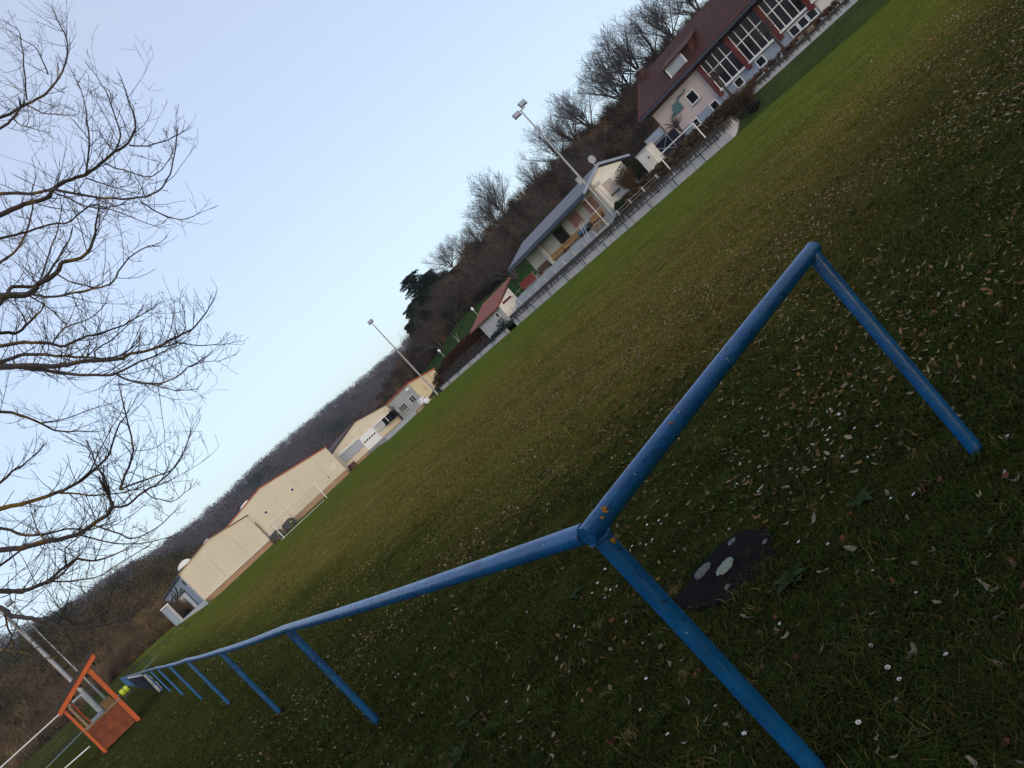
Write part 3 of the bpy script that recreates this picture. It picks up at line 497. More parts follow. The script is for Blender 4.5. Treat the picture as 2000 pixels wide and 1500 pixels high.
def fan_tree(name, label, cat, seed, H, r, loc=(0, 0, 0), group=None, mats=('bark_far', 'twig_far'), limbs=9, rt=.011):
    """broad bare crown: limbs fan out from a short trunk, fine twigs fill an even dome"""
    R = random.Random(seed); trunk = []; fine = []
    rv = lambda z0=-1: Vector((R.uniform(-1, 1), R.uniform(-1, 1), R.uniform(z0, 1))).normalized()
    def limb(p, d, L, r0, k, out, kids, lev):
        r = r0
        for i in range(k):
            d = (d + rv() * .13 + Vector((0, 0, .035))).normalized(); q = p + d * L / k; r1 = max(r0 * (1 - (i + 1) / k * .8), rt)
            out.append((*p, *q, r, r1)); p = q; r = r1
            if lev == 0 and i >= 1 or lev == 1 or lev == 2 and i > 0:
                for _ in range(kids):
                    dd = (d * R.uniform(.5, .9) + rv(-.4) * .8).normalized()
                    if lev == 0: limb(p, dd, L * R.uniform(.28, .46) * (1.1 - .55 * i / k), max(r * .5, rt), 5, fine, 2 if R.random() < .55 else 1, 1)
                    elif lev == 1: limb(p, dd, L * R.uniform(.32, .6), max(r * .6, rt), 3, fine, 1, 2)
                    elif R.random() < .7: limb(p, dd, L * R.uniform(.4, .7), rt, 2, fine, 0, 3)
    limb(Vector((0, 0, -.5)), Vector((0, 0, 1)), H * .12 + .5, r, 2, trunk, 0, 9)
    for j in range(limbs):
        a = 6.283 * j / limbs + R.uniform(-.3, .3); el = math.radians(R.uniform(32, 86)); top = Vector((0, 0, H * R.uniform(.04, .13)))
        limb(top, Vector((math.cos(a) * math.cos(el), math.sin(a) * math.cos(el), math.sin(el))), H * R.uniform(.62, .8) * (.78 + .22 * math.sin(el)), r * .55, 8, trunk, 2, 0)
    root = thing(name, label, cat, loc, group); L = np.array([*loc])
    for nm, mt, S, nn in (('trunk', mats[0], trunk, 5), ('crown', mats[1], fine, 3)):
        V, F = seg_mesh(S, nn); np_obj(nm, V + L, F, mt, root)
    return root
def evergreen(name, label, cat, seed, H, W, loc, col, group=None, conic=.7, K=1500, q=.28):
    root = thing(name, label, cat, loc, group); R = np.random.default_rng(seed); L = np.array([*loc])
    V, F = seg_mesh([(0, 0, -.5, 0, 0, H * .9, .16, .04)], 7); np_obj('trunk', V + L, F, 'bark_far', root)
    t = R.random(K) ** .8; lay = np.floor(t * 9) / 9 + .06 * R.random(K); ang = R.random(K) * 6.283 + 0
    lob = .7 + .3 * np.sin(ang * 3 + lay * 23 + seed); rad = W * (1 - conic * lay) * lob * R.random(K) ** .45
    C = np.c_[rad * np.cos(ang), rad * np.sin(ang), H * (.12 + .86 * lay) - .12 * rad] + L
    cc = np.array(col)[None] * (.55 + .9 * R.random((K, 1)))
    V, F, c = clump_mesh(C, 5, q * 1.2, q * 1.4, q * .7, cc, .3, .45); np_obj('crown', V, F, 'foliage', root, c)
    return root

# woods that read as one mass
def stuff(o): return kind(o, 'stuff')
N = 9000; a = nrg.uniform(-14, 36, N); s = nrg.random(N) ** .8 * 1.02; C = on(far_r, far_h, a, s)
pn = np.sin(a * .9 + 1) + np.sin(s * 11 + a * .5) + nrg.normal(0, .35, N)
cc = np.where((pn > 1.25)[:, None], np.array([[.022, .036, .024]]), np.array([[.085, .069, .073]])) * (.7 + .5 * nrg.random((N, 1)))
V, F, c = clump_mesh(C - [0, 0, 1], 26, nrg.uniform(3, 6, N), nrg.uniform(8, 13, N), .85, cc, .35, .5); stuff(np_obj('far_woodland', V, F, 'foliage', None, c))
N = 2100; a = nrg.uniform(-20, 16, N); s = nrg.uniform(.28, 1.03, N); C = on(left_r, left_h, a, s)
ev = (nrg.random(N) < .1 + .5 * s + .3 * np.sin(a * 1.9 + s * 7))[:, None]
cc = np.where(ev, np.array([[.024, .034, .014]]), np.array([[.090, .064, .038]])) * (.6 + .8 * nrg.random((N, 1)))
V, F, c = clump_mesh(C - [0, 0, .6], 70, nrg.uniform(1.5, 3, N), nrg.uniform(3.5, 6.5, N), .27, cc, .45, .4); stuff(np_obj('left_woodland', V, F, 'foliage', None, c))
N = 1500; a = nrg.uniform(-14, 13, N); s = nrg.uniform(-.02, .8, N) ; C = on(left_r, left_h, a, np.maximum(s, 0)) - [0, 0, .2]
tan = (nrg.random(N) < .3)[:, None]
cc = np.where(tan, np.array([[.17, .12, .062]]), np.array([[.095, .066, .042]])) * (.6 + .8 * nrg.random((N, 1)))
V, F, c = stem_mesh(C, 44, nrg.uniform(1.6, 3.6, N), .75, .07, cc, 3); stuff(np_obj('left_scrub', V, F, 'foliage', None, c))
N = 2600; a = nrg.uniform(25, 74, N); s = nrg.uniform(0.02, 1.0, N)
keep = ~((a > 26) & (a < 42.5) & (s < .33)); a, s = a[keep], s[keep]; N = len(a); C = on(near_r, near_h, a, s) - [0, 0, .2]
tan = (nrg.random(N) < .2)[:, None]
cc = np.where(tan, np.array([[.115, .080, .048]]), np.array([[.041, .034, .030]])) * (.45 + 1.1 * nrg.random((N, 1)))
V, F, c = stem_mesh(C, 60, nrg.uniform(1.6, 3.4, N), .7, .075, cc, 3); stuff(np_obj('hillside_brush', V, F, 'foliage', None, c))
# brown dead weeds on the planted slope behind the wall
N = 700; x = nrg.uniform(53.5, 57, N); y = nrg.uniform(35.8, 51, N)
C = np.c_[x, y, 1.3 + 1.1 * smooth(53.4, 56.8, x)]
cc = np.where((nrg.random(N) < .3)[:, None], np.array([[.14, .105, .06]]), np.array([[.06, .042, .028]])) * (.6 + .8 * nrg.random((N, 1)))
V, F, c = stem_mesh(C, 22, nrg.uniform(.12, .4, N), .9, .035, cc, 2); stuff(np_obj('dead_weeds', V, F, 'foliage', None, c))
N = 260; x = nrg.uniform(57.35, 60.5, N); y = nrg.uniform(22, 37, N); C = np.c_[x, y, np.full(N, 1.95) + .1 * (x - 57.3)]
cc = np.where((nrg.random(N) < .35)[:, None], np.array([[.13, .085, .05]]), np.array([[.07, .04, .028]])) * (.6 + .8 * nrg.random((N, 1)))
V, F, c = stem_mesh(C, 40, nrg.uniform(.15, .45, N), .8, .04, cc, 3); stuff(np_obj('dead_bed_plants', V, F, 'foliage', None, c))
# yellow dry grass tufts on the left slope
N = 200; a = nrg.normal(4.6, 1.1, N); s = np.clip(nrg.normal(.42, .08, N), .2, .8); C = on(left_r, left_h, a, s)
cc = np.tile(np.array([[.27, .20, .085]]), (N, 1)) * (.6 + .7 * nrg.random((N, 1)))
V, F, c = stem_mesh(C, 26, 2.2, .9, .12, cc, 2); stuff(np_obj('dry_grass', V, F, 'foliage', None, c))
# ------------------------------------------------------------------ walls, fences, rails on the far side
def simple(name, mb, mat, label, cat, group=None): return tag(mb.build(name, mat), label, cat, group)
tw = thing('retaining_wall', 'long grey concrete wall streaked with dark drips behind the blue rail', 'wall', (53, 54, 0))
MB().box(53, 53.25, 35.4, 72.4, -.2, 1.37).box(53.25, 57, 35.4, 35.62, -.2, 1.37).build('wall_face', 'stained_concrete', tw)
cp = MB().box(52.98, 53.3, 35.37, 72.42, 1.37, 1.42).build('coping', 'stained_concrete', tw)
kd = MB()
for k in range(13): kd.box(52.985, 53.0, 36.9 + k * 2.9, 36.94 + k * 2.9, 0, 1.36)
kd.build('joint', 'dark_soffit', tw)
simple('low_wall', (lambda m: [m.box(53.05, 53.27, 74.6 + k * 2.42, 74.6 + k * 2.42 + 2.36, -.2, .66) for k in range(9)] and m)(MB()), 'stained_low',
       'low panelled concrete wall at the foot of the brown hedge', 'wall')
simple('low_wall', MB().box(57.0, 57.2, 21, 35.3, .5, 2.0), 'stained_back', 'low streaked wall above the grass bank below the glazed house', 'wall')
br = thing('blue_rail', 'thin dark blue tube rail standing before the grey concrete wall', 'rail', (52.7, 66, 0))
MB().tube([(52.7, 35.9, .78), (52.7, 55, .77), (52.7, 75, .78), (52.7, 96.4, .76)], .045, 6).build('rail', 'rail_far', br)
for k in range(17): MB().cyl((52.7, 38.4 + 3.62 * k, -.1), (52.7, 38.4 + 3.62 * k, .76), .042, 6).build('post', 'rail_far', br)
tr = thing('terrace_railing', 'pale two bar railing along the terrace edge above the streaked wall', 'railing', (54.2, 58, 1.34))
for z in (1.62, 1.9): MB().cyl((54.2, 44, z), (54.2, 73.8, z), .02, 5).build('bar', 'rail_white', tr)
for k in range(15): MB().box(54.14, 54.27, 44.2 + 2.02 * k, 44.32 + 2.02 * k, 1.3, 2.0).build('post', 'rail_white', tr)
wf = thing('wire_fence', 'low green wire mesh fence along the top of the shaded grass bank', 'fence', (54, 22, .2))
MB().cyl((53.9, 4, 1.12), (53.9, 35, 1.12), .02, 5).build('rail', 'mesh_green', wf)
for k in range(12): MB().cyl((53.9, 4.5 + 2.75 * k, 0), (53.9, 4.5 + 2.75 * k, 1.15), .022, 5).build('post', 'mesh_green', wf)
mm = MB()
for k in range(90): mm.cyl((53.9, 4.2 + k * .34, .2), (53.9, 4.2 + k * .34, 1.1), .004, 3)
for k in range(4): mm.cyl((53.9, 4, .3 + k * .22), (53.9, 35, .3 + k * .22), .004, 3)
mm.build('wire_mesh', 'mesh_green', wf)
ef = thing('blue_end_fence', 'thin blue rail with green wire mesh across the far end of the pitch', 'fence', (5, 101, 0))
MB().cyl((1.1, 101, .76), (9.6, 101, .8), .03, 6).build('rail', 'rail_far', ef)
for k in range(4): MB().cyl((1.2 + 2.75 * k, 101, -.1), (1.2 + 2.75 * k, 101, .78), .027, 6).build('post', 'rail_far', ef)
mm = MB()
for k in range(28): mm.cyl((1.2 + k * .3, 101, .05), (1.2 + k * .3, 101, .76), .005, 3)
for k in range(4): mm.cyl((1.1, 101, .1 + k * .17), (9.6, 101, .1 + k * .17), .005, 3)
mm.build('wire_mesh', 'mesh_green', ef)

# ------------------------------------------------------------------ goals
def goal(label, gx0, gx1, y, z, along='x', depth=1.6, r=.06, H=2.44, frame=True, base=True):
    P = (lambda u, v, h: (u, y + v, z + h)) if along == 'x' else (lambda u, v, h: (y + v, u, z + h))
    g = thing('football_goal', label, 'goal', P((gx0 + gx1) / 2, 0, 0))
    MB().cyl(P(gx0 - r, 0, H), P(gx1 + r, 0, H), r, 8).build('crossbar', 'white_paint', g)
    for u in (gx0, gx1): MB().cyl(P(u, 0, 0), P(u, 0, H), r, 8).build('post', 'white_paint', g)
    for u in (gx0, gx1):
        MB().tube([P(u, 0, H - .1), P(u, depth * .5, H - .25), P(u, depth, 0)], .02, 5).build('net_stay', 'galvanised', g)
    if base: MB().cyl(P(gx0, depth, .05), P(gx1, depth, .05), .03, 6).build('ground_bar', 'white_paint', g)
    nm = MB()
    st = .3
    for k in range(int((gx1 - gx0) / st) + 1):
        u = gx0 + k * st; nm.tube([P(u, 0, H), P(u, depth * .5, H - .25), P(u, depth, .05)], .003, 3, False)
    for t in range(9):
        f = t / 8; v, h = (depth * .5 * f * 2, H - .25 * f * 2) if f < .5 else (depth * f, (H - .25) * (1 - f) * 2)
        nm.cyl(P(gx0, v, h), P(gx1, v, h), .003, 3)
    nm.build('net', 'galvanised', g)
    return g
goal('white goal at the far end of the pitch before the cream hall', 23.6, 30.9, 98, 0)
goal('white goal with a low front bar up on the streaked concrete wall', 37.7, 42.2, 53.6, 1.42, 'y', 1.3, .05, 1.5)
goal('white goal on the grass behind the orange dugout', -10.0, -2.1, 87.2, 0, 'x', 1.8, base=False)
simple('ground_kerb', MB().obox((-3.6, 44.3, .06), (4.6, .06, .05), Matrix.Rotation(math.radians(128), 3, 'Z')), 'white_paint', 'white painted kerb lying in the grass beside the orange dugout', 'kerb')
kind(MB().quad((-14, 57, .012), (-12.6, 55, .012), (6, 100.3, .012), (4.6, 100.3, .012)).build('track', 'dirt_path'), 'structure')

# ------------------------------------------------------------------ floodlights
def lamp_box(g, c, s, az):
    M = Matrix.Rotation(az, 3, 'Z') @ Matrix.Rotation(math.radians(-25), 3, 'X')
    f = MB().obox(c, (s * 1.15, s * .45, s * .85), M).build('lamp', 'galvanised', g)
    MB().obox(Vector(c) + M @ Vector((0, -s * .24, 0)), (s * 1.0, .03, s * .7), M).build('lens', 'galvanised', f)
    for k in (-1, 1): MB().obox(Vector(c) + M @ Vector((k * s * .62, .02, 0)), (.05, s * .3, s * .95), M).build('bracket', 'dark_gutter', f)
def floodlight(label, x, y, z, H, r, lamps, az, bands=True, group='floodlight masts round the pitch'):
    g = thing('floodlight_mast', label, 'floodlight', (x, y, z), group)
    MB().tube([(x, y, z - .2), (x, y, z + H * .5), (x, y, z + H)], [r, r * .8, r * .5], 8).build('pole', 'pale_metal', g)
    if bands:
        for k in range(5): MB().cyl((x, y, z + 1.2 + k * 1.7), (x, y, z + 1.25 + k * 1.7), r * 1.06, 8).build('collar', 'galvanised', g)
    u = Vector((math.cos(az), math.sin(az), 0)); ends = [l_ * 1.0 for l_, h in lamps]
    MB().cyl(Vector((x, y, z + H)) + u * min(ends + [0]), Vector((x, y, z + H)) + u * max(ends + [0]), .06, 6).build('crossarm', 'galvanised', g)
    for l_, h in lamps: lamp_box(g, Vector((x, y, z + H + h)) + u * l_, .58, az)
floodlight('tall grey floodlight mast with two lamps beside the grey roofed clubhouse', 55, 51.7, 1.36, 13.6, .13, [(.55, .38), (-.55, -.05)], math.radians(-35))
floodlight('tall grey floodlight mast with one lamp head at the far right corner of the pitch', 51.6, 95.4, 0, 13.6, .15, [(.0, .25)], math.radians(-35))
floodlight('thick weathered mast rising right behind the orange dugout roof', -1.0, 46, 0, 16.5, .11, [(.7, .3), (-.7, .3)], 0)
floodlight('thin far mast beyond the orange dugout, at the far left corner', -1.15, 98, 0, 14.4, .09, [(0, .25)], 0, False)

# ------------------------------------------------------------------ cream sports hall
def wall_poly(pts_xz, y0, y1): return MB().prism([(x, y0, z) for x, z in pts_xz], (0, y1 - y0, 0))
hl = thing('sports_hall', 'large cream sports hall with two low gables and a brown base', 'hall', (26, 107, 0))
ga = [(17.2, 1.02), (38.6, 1.02), (38.6, 5.25), (27.9, 7.03), (17.2, 5.25)]
gb = [(13.4, 1.02), (24.1, 1.02), (24.1, 5.42), (18.5, 6.36), (13.4, 5.5)]
wall_poly(ga, 107, 139).build('wall', 'cream', hl)
wall_poly(gb, 106.7, 138).build('wall', 'cream', hl)
MB().box(17.0, 38.55, 107.03, 139, -.5, 1.02).box(13.43, 24.08, 106.75, 138, -.5, 1.02).build('plinth', 'brown_plinth', hl)
MB().box(13.4, 24.1, 106.6, 106.7, 1.0, 1.07).build('plinth_ledge', 'white_paint', hl)
def roof_pair(xs, y0, y1, parent, th=.16, mat='red_trim', name='roof'):
    m = MB()
    for (xa, za), (xb, zb) in zip(xs, xs[1:]): m.prism([(xa, y0, za), (xb, y0, zb), (xb, y0, zb + th), (xa, y0, za + th)], (0, y1 - y0, 0))
    return m.build(name, mat, parent)
roof_pair([(17.0, 5.22), (27.9, 7.035)], 106.9, 139.2, hl); roof_pair([(27.9, 7.035), (38.8, 5.22)], 106.9, 139.2, hl)
roof_pair([(13.2, 5.47), (18.5, 6.365)], 106.55, 138.2, hl, .1, 'brown_plinth'); roof_pair([(18.5, 6.365), (24.2, 5.42)], 106.55, 138.2, hl, .1, 'brown_plinth')
for x, zt, zb, y in ((35.9, 4.76, .4, 107), (32.0, 4.74, .4, 107), (28.4, 4.76, .5, 107), (24.65, 4.88, .6, 107), (20.9, 4.85, .6, 106.7), (17.14, 4.9, .6, 106.7)):
    MB().box(x - .035, x + .035, y - .012, y, zb, zt).build('panel_joint', 'grey_render', hl)
MB().tube([(24.35, 106.85, 4.05), (24.38, 106.85, .35)], .06, 6).build('downpipe', 'dark_soffit', hl)
MB().prism([(21.4, 106.5, 5.86), (24.3, 106.5, 5.36), (24.3, 106.5, 5.45), (21.4, 106.5, 5.96)], (0, .12, 0)).build('verge_board', 'dark_soffit', hl)
for x, z in ((26.3, 4.06), (30.97, 3.98)):
    v = MB().tube([(x, 106.9, z), (x, 107.02, z)], .28, 14).build('vent_rim', 'white_paint', hl)
    MB().tube([(x, 106.88, z), (x, 106.95, z)], .2, 14).build('vent', 'dark_soffit', v)
for x, z, s in ((37.45, 2.75, .5), (37.75, 2.55, .4), (37.2, 2.45, .4), (37.5, 2.3, .55), (38.05, 1.86, .2), (37.85, 2.85, .3)):
    MB().box(x - s / 2, x + s / 2, 106.985, 107, z - .06, z + .06).build('faded_emblem', 'white_paint', hl)
MB().box(35.83, 35.97, 106.94, 107, 1.75, 1.98).build('wall_box', 'dark_soffit', hl)
def vault(x, z, r, y0, y1):
    m = MB(); N = 10
    m.prism([(x + r * math.cos(math.pi * k / N), y0, z + r * .8 * math.sin(math.pi * k / N)) for k in range(N + 1)], (0, y1 - y0, 0)); return m
for x, z, r, y in ((15.0, 5.95, .85, 109), (18.9, 6.38, .36, 109), (25.8, 6.5, .75, 109)):
    v = vault(x, z, r, y, y + 2.2).build('skylight', 'white_paint', hl)
    MB().box(x - r * 1.02, x + r * 1.02, y - .03, y + 2.2, z - .25, z + .02).build('skylight_kerb', 'dark_soffit', v)
# left flank of the hall: blue-grey, big door, canopy
MB().box(13.28, 13.4, 107.1, 138, .6, 5.3).build('flank_wall', 'bluegrey', hl)
MB().box(13.2, 13.28, 113.2, 126, .8, 3.5).build('garage_door', 'white_paint', hl)
MB().box(13.18, 13.28, 112.7, 113.2, .7, 3.8).box(13.18, 13.28, 112.7, 126.5, 3.5, 3.8).box(13.18, 13.28, 107.1, 108.6, 4.0, 4.7).build('dark_trim', 'dark_soffit', hl)
MB().box(13.0, 13.28, 107, 138, 5.25, 5.5).build('flank_gutter', 'dark_gutter', hl)
for pts in ([(13.2, 123, 3.8), (13.2, 119, 4.3), (13.2, 117, 4.9)], [(13.2, 127, 3.6), (13.2, 122, 4.4), (13.2, 123, 5.1)], [(13.2, 132, 3.2), (13.2, 127, 3.7), (13.2, 126, 4.8)], [(13.2, 113, 4.2), (13.2, 118, 3.9)], [(13.2, 136, 3.7), (13.2, 128, 4.4)]):
    MB().tube(pts, .09, 5).build('reflection_stroke', 'dark_soffit', hl)  # dark tubes standing in for reflections on the flank
kind(MB().box(9.5, 13.2, 104.4, 140, .3, 1.02).build('forecourt', 'concrete_floor'), 'structure')
cb = thing('white_cabinet', 'tall white cabinet standing on the forecourt left of the cream hall', 'cabinet', (9.5, 105, .9))
MB().box(9.0, 9.95, 104.6, 105.8, .6, 3.55).build('body', 'bluegrey', cb); MB().box(9.72, 10.0, 104.5, 105.9, .6, 3.6).build('door', 'rail_white', cb); MB().box(8.95, 10.02, 104.45, 105.9, 3.6, 3.75).build('lid', 'white_paint', cb)
simple('red_shed', MB().prism([(3.6, 124, 2), (7.2, 124, 2), (7.2, 124, 3.0), (3.6, 124, 2.8)], (0, 6, 0)), 'red_tile', 'dull red shed half hidden in brown scrub left of the hall', 'shed')

# gabled workshop with shutter and garage doors
h2 = thing('workshop_building', 'cream gabled workshop with a grey shutter and white garage door', 'building', (47, 112.5, 0))
wall_poly([(38.7, -.5), (52.75, -.5), (52.75, 4.15), (46.8, 5.42), (38.7, 3.75)], 112.5, 126).build('wall', 'cream', h2)
roof_pair([(38.5, 3.7), (46.8, 5.43)], 112.3, 126.4, h2, .18, 'red_tile'); roof_pair([(46.8, 5.43), (53, 4.1)], 112.3, 126.4, h2, .18, 'red_tile')
MB().box(38.7, 52.7, 112.42, 112.5, -.5, .75).build('plinth', 'brown_plinth', h2)
s = MB().box(41.25, 45.25, 112.36, 112.5, 1.75, 3.15).build('roller_shutter', 'grey_shutter', h2); MB().box(41.15, 45.35, 112.2, 112.5, 3.15, 3.32).build('shutter_box', 'white_paint', s)
g = MB().box(45.35, 48.3, 112.36, 112.5, .72, 3.1).build('garage_door', 'white_paint', h2)
gw = MB()
for k in range(5): gw.box(45.6 + k * .52, 45.92 + k * .52, 112.33, 112.37, 1.95, 2.2)
gw.build('door_window', 'glass_dark', g)
MB().box(48.35, 52.75, 112.2, 112.5, 2.95, 3.15).build('awning', 'white_paint', h2)
wn = MB().box(48.6, 52.7, 112.38, 112.5, 1.7, 2.93).build('window', 'glass_dark', h2)
fm = MB()
for x in (48.5, 49.9, 50.1, 51.0, 52.6): fm.box(x, x + .1, 112.3, 112.4, 1.65, 2.95)
fm.build('frame', 'white_paint', wn)
MB().box(48.65, 49.85, 112.34, 112.38, 1.72, 2.9).build('blind', 'grey_render', wn)
for x, z in ((44.6, 4.0), (46.4, 4.2), (43.1, 3.7)): MB().tube([(x, 112.42, z), (x + .25, 112.4, z - .1), (x + .3, 112.42, z + .2)], .03, 5).build('wall_bracket', 'grey_render', h2)
MB().tube([(48.33, 112.4, 3.3), (48.33, 112.4, .5)], .045, 6).build('downpipe', 'galvanised', h2)
simple('bin', MB().box(40.2, 41.3, 109.5, 110.3, .2, 1.15), 'dark_wood', 'dark brown bin against the workshop wall under its shutter', 'bin')

# mono-pitch building: grey flank with windows, cream front
h3 = thing('annex_building', 'small building with cream front, grey flank windows and red edged roof', 'building', (55, 102, 0))
MB().prism([(52.83, 102, -.5), (57.6, 102, -.5), (57.6, 102, 3.15), (52.83, 102, 4.1)], (0, 10.4, 0)).build('front_wall', 'cream_box', h3)
MB().box(52.74, 52.83, 102.03, 112.3, -.5, 4.0).build('flank_wall', 'grey_render', h3)
MB().prism([(52.6, 101.8, 4.12), (57.8, 101.8, 3.1), (57.8, 101.8, 3.28), (52.6, 101.8, 4.32)], (0, 10.8, 0)).build('roof', 'red_trim', h3)
def win_x(x, y0, y1, z0, z1, parent, bars=1, d=.06, sill=True):
    f = MB().box(x - d, x, y0, y1, z0, z1)
    fo = f.build('window', 'glass_dark', parent); m = MB(); t = .09
    m.box(x - d - .03, x - d + .01, y0 - t, y0, z0 - t, z1 + t).box(x - d - .03, x - d + .01, y1, y1 + t, z0 - t, z1 + t).box(x - d - .03, x - d + .01, y0, y1, z1, z1 + t).box(x - d - .03, x - d + .01, y0, y1, z0 - t, z0)
    for k in range(bars): yy = y0 + (y1 - y0) * (k + 1) / (bars + 1); m.box(x - d - .025, x - d + .008, yy - .045, yy + .045, z0, z1)
    m.build('frame', 'white_paint', fo)
    if sill: MB().box(x - d - .12, x - d - .03, y0 - .15, y1 + .15, z0 - t - .07, z0 - t).build('sill', 'galvanised', fo)
    return fo
win_x(52.74, 103.3, 105.1, 1.5, 2.5, h3, 1); win_x(52.74, 107.2, 109.9, 1.5, 2.55, h3, 3)
d = MB().box(52.68, 52.74, 111.0, 112.0, .5, 2.5).build('door', 'dark_soffit', h3); MB().box(52.64, 52.68, 110.9, 111.0, .5, 2.6).box(52.64, 52.68, 112, 112.1, .5, 2.6).build('frame', 'white_paint', d)
f = MB().obox((52.5, 103, 3.6), (.5, .3, .35)).build('floodlamp', 'white_paint', h3)
for x, z in ((54.3, 1.9), (56.3, 2.6)): MB().cyl((x, 101.95, z - .5), (x, 101.95, z + .5), .03, 4).build('wall_rod', 'dark_soffit', h3)
MB().box(44, 52.6, 101.6, 111, -.3, .62).build('loading_platform', 'concrete_floor')
kind(bpy.data.objects['loading_platform'], 'structure')
t_ = thing('white_water_tank', 'white plastic tank at the foot of the far right floodlight mast', 'tank', (50.4, 96.8, 0))
MB().blob((50.4, 96.8, .45), (.5, .5, .5), 3, 8, .06).build('body', 'white_paint', t_); MB().cyl((50.4, 96.8, .9), (50.4, 96.8, 1.05), .15, 8).build('cap', 'dark_soffit', t_)
t_ = thing('white_crate', 'square white crate behind the plastic tank near the cream annex', 'crate', (50.6, 98.4, 0))
MB().box(50.2, 51.1, 98, 98.9, .5, 1.4).build('box', 'white_paint', t_); MB().box(50.15, 51.15, 97.95, 98.95, 1.4, 1.47).build('lid', 'bluegrey', t_); MB().box(50.25, 51.05, 98.05, 98.85, 0, .5).build('pallet', 'dark_wood', t_)
simple('stone_heap', MB().blob((49.3, 97.8, .15), (.9, .6, .4), 5, 6, .6), 'firewood', 'small heap of pale stones beside the white tank', 'heap')

# mowers or trolleys parked by the goal
def trolley(x, label):
    t = thing('covered_trolley', label, 'trolley', (x, 104.6, 0), 'trolleys parked at the hall wall')
    MB().prism([(x - .9, 104.2, .45), (x + .9, 104.2, .45), (x + .8, 104.2, 1.15), (x + .3, 104.2, 1.45), (x - .8, 104.2, 1.3)], (0, 1, 0)).build('body', 'dark_soffit', t)
    for k in (-.65, .65):
        for yy in (104.15, 105.15): MB().cyl((x + k, yy, .24), (x + k, yy + .1, .24), .24, 10).build('wheel', 'black_rubber', t)
    MB().tube([(x + .8, 104.7, 1.1), (x + 1.2, 104.7, 1.5)], .03, 5).build('handle', 'galvanised', t)
    MB().box(x + .1, x + .35, 104.15, 104.2, .8, .95).build('reflector', 'yellow_plastic', t)
trolley(24.7, 'dark covered trolley against the hall, left of the goal post'); trolley(26.9, 'dark covered trolley against the hall, just inside the goal frame')

# ------------------------------------------------------------------ clubhouse with grey roof
ch = thing('clubhouse', 'white clubhouse with a grey gabled roof above a deep veranda', 'clubhouse', (58, 59, 1.36))
MB().prism([(55.85, 52, 1.2), (61.2, 52, 1.2), (61.2, 52, 5.35), (58, 52, 6.3), (55.85, 52, 5.62)], (0, .3, 0)).build('gable_wall', 'white_render', ch)
MB().box(55.9, 56.1, 52.3, 66.6, 2.3, 5.6).build('front_wall', 'grey_render', ch)  # greyed wall colour stands in for the shade under the veranda
MB().box(56.1, 61.2, 66.3, 66.6, 2.3, 5.3).build('end_wall', 'white_render', ch)
rf = MB()
rf.prism([(53.9, 51.7, 5.2), (58, 51.7, 6.46), (58, 51.7, 6.62), (53.9, 51.7, 5.36)], (0, 16, 0)).prism([(58, 51.7, 6.46), (62.3, 51.7, 5.14), (62.3, 51.7, 5.3), (58, 51.7, 6.62)], (0, 16, 0))
rf = rf.build('roof', 'slate', ch)
MB().box(53.72, 53.9, 51.6, 67.8, 4.96, 5.34).build('gutter', 'dark_gutter', rf)
MB().prism([(53.85, 51.55, 5.1), (58, 51.55, 6.4), (58, 51.55, 6.66), (53.85, 51.55, 5.4)], (0, .15, 0)).prism([(58, 51.55, 6.4), (62.3, 51.55, 5.1), (62.3, 51.55, 5.34), (58, 51.55, 6.66)], (0, .15, 0)).build('bargeboard', 'bluegrey', rf)
MB().prism([(53.95, 52.3, 5.15), (55.88, 52.3, 5.6), (55.88, 52.3, 5.66), (53.95, 52.3, 5.2)], (0, 15.2, 0)).build('soffit', 'dark_soffit', rf)
sh = MB().box(56.9, 58.35, 51.94, 52, 3.45, 4.72).build('shutter', 'shutter', ch); MB().box(56.8, 58.45, 51.85, 51.94, 3.32, 3.45).build('sill', 'dark_soffit', sh); MB().box(56.86, 58.39, 51.93, 51.99, 4.72, 4.76).build('head_trim', 'dark_soffit', sh)
MB().tube([(56.1, 51.95, 5.4), (56.35, 51.95, 2.7), (56.4, 51.95, 1.5)], .025, 5).build('cable', 'grey_render', ch)
MB().box(55.9, 56.9, 51.9, 52.0, 5.0, 5.3).build('wall_patch', 'grey_render', ch)
for y0, y1 in ((53.0, 54.6), (55.9, 57.5)): MB().box(55.83, 55.9, y0, y1, 3.45, 4.75).build('shutter', 'rose_shutter', ch)
wd = MB().box(55.82, 55.9, 58.9, 60.5, 3.3, 4.8).build('window', 'glass_dark', ch); MB().box(55.78, 55.84, 58.8, 58.9, 3.2, 4.9).box(55.78, 55.84, 60.5, 60.6, 3.2, 4.9).box(55.78, 55.84, 58.9, 60.5, 3.2, 3.3).build('frame', 'dark_wood', wd); MB().box(55.72, 55.84, 58.9, 60.5, 3.12, 3.2).build('sill', 'white_paint', wd)
MB().box(55.3, 55.6, 62.9, 63.3, 2.3, 5.3).build('pillar', 'grey_render', ch)
MB().cyl((54.1, 52.2, 5.1), (54.1, 52.2, 1.9), .03, 5).build('veranda_post', 'white_paint', ch)
MB().box(55.7, 55.9, 52, 52.3, 1.36, 5.5).build('corner_pier', 'grey_render', ch)
ms = MB().cyl((58.1, 52.1, 5.9), (58.1, 52.1, 7.3), .05, 6).build('antenna_mast', 'white_paint', ch)
MB().tube([(58.0, 51.8, 7.25), (58.05, 51.98, 7.25)], [.42, .1], 12).build('dish', 'galvanised', ms)
MB().box(56.7, 57.1, 53.6, 54.0, 6.0, 7.0).build('chimney', 'grey_render', ch)
MB().tube([(53.95, 52.1, 5.1), (54.0, 52.1, 4.85)], .12, 6).build('hanging_lamp', 'rail_white', ch)
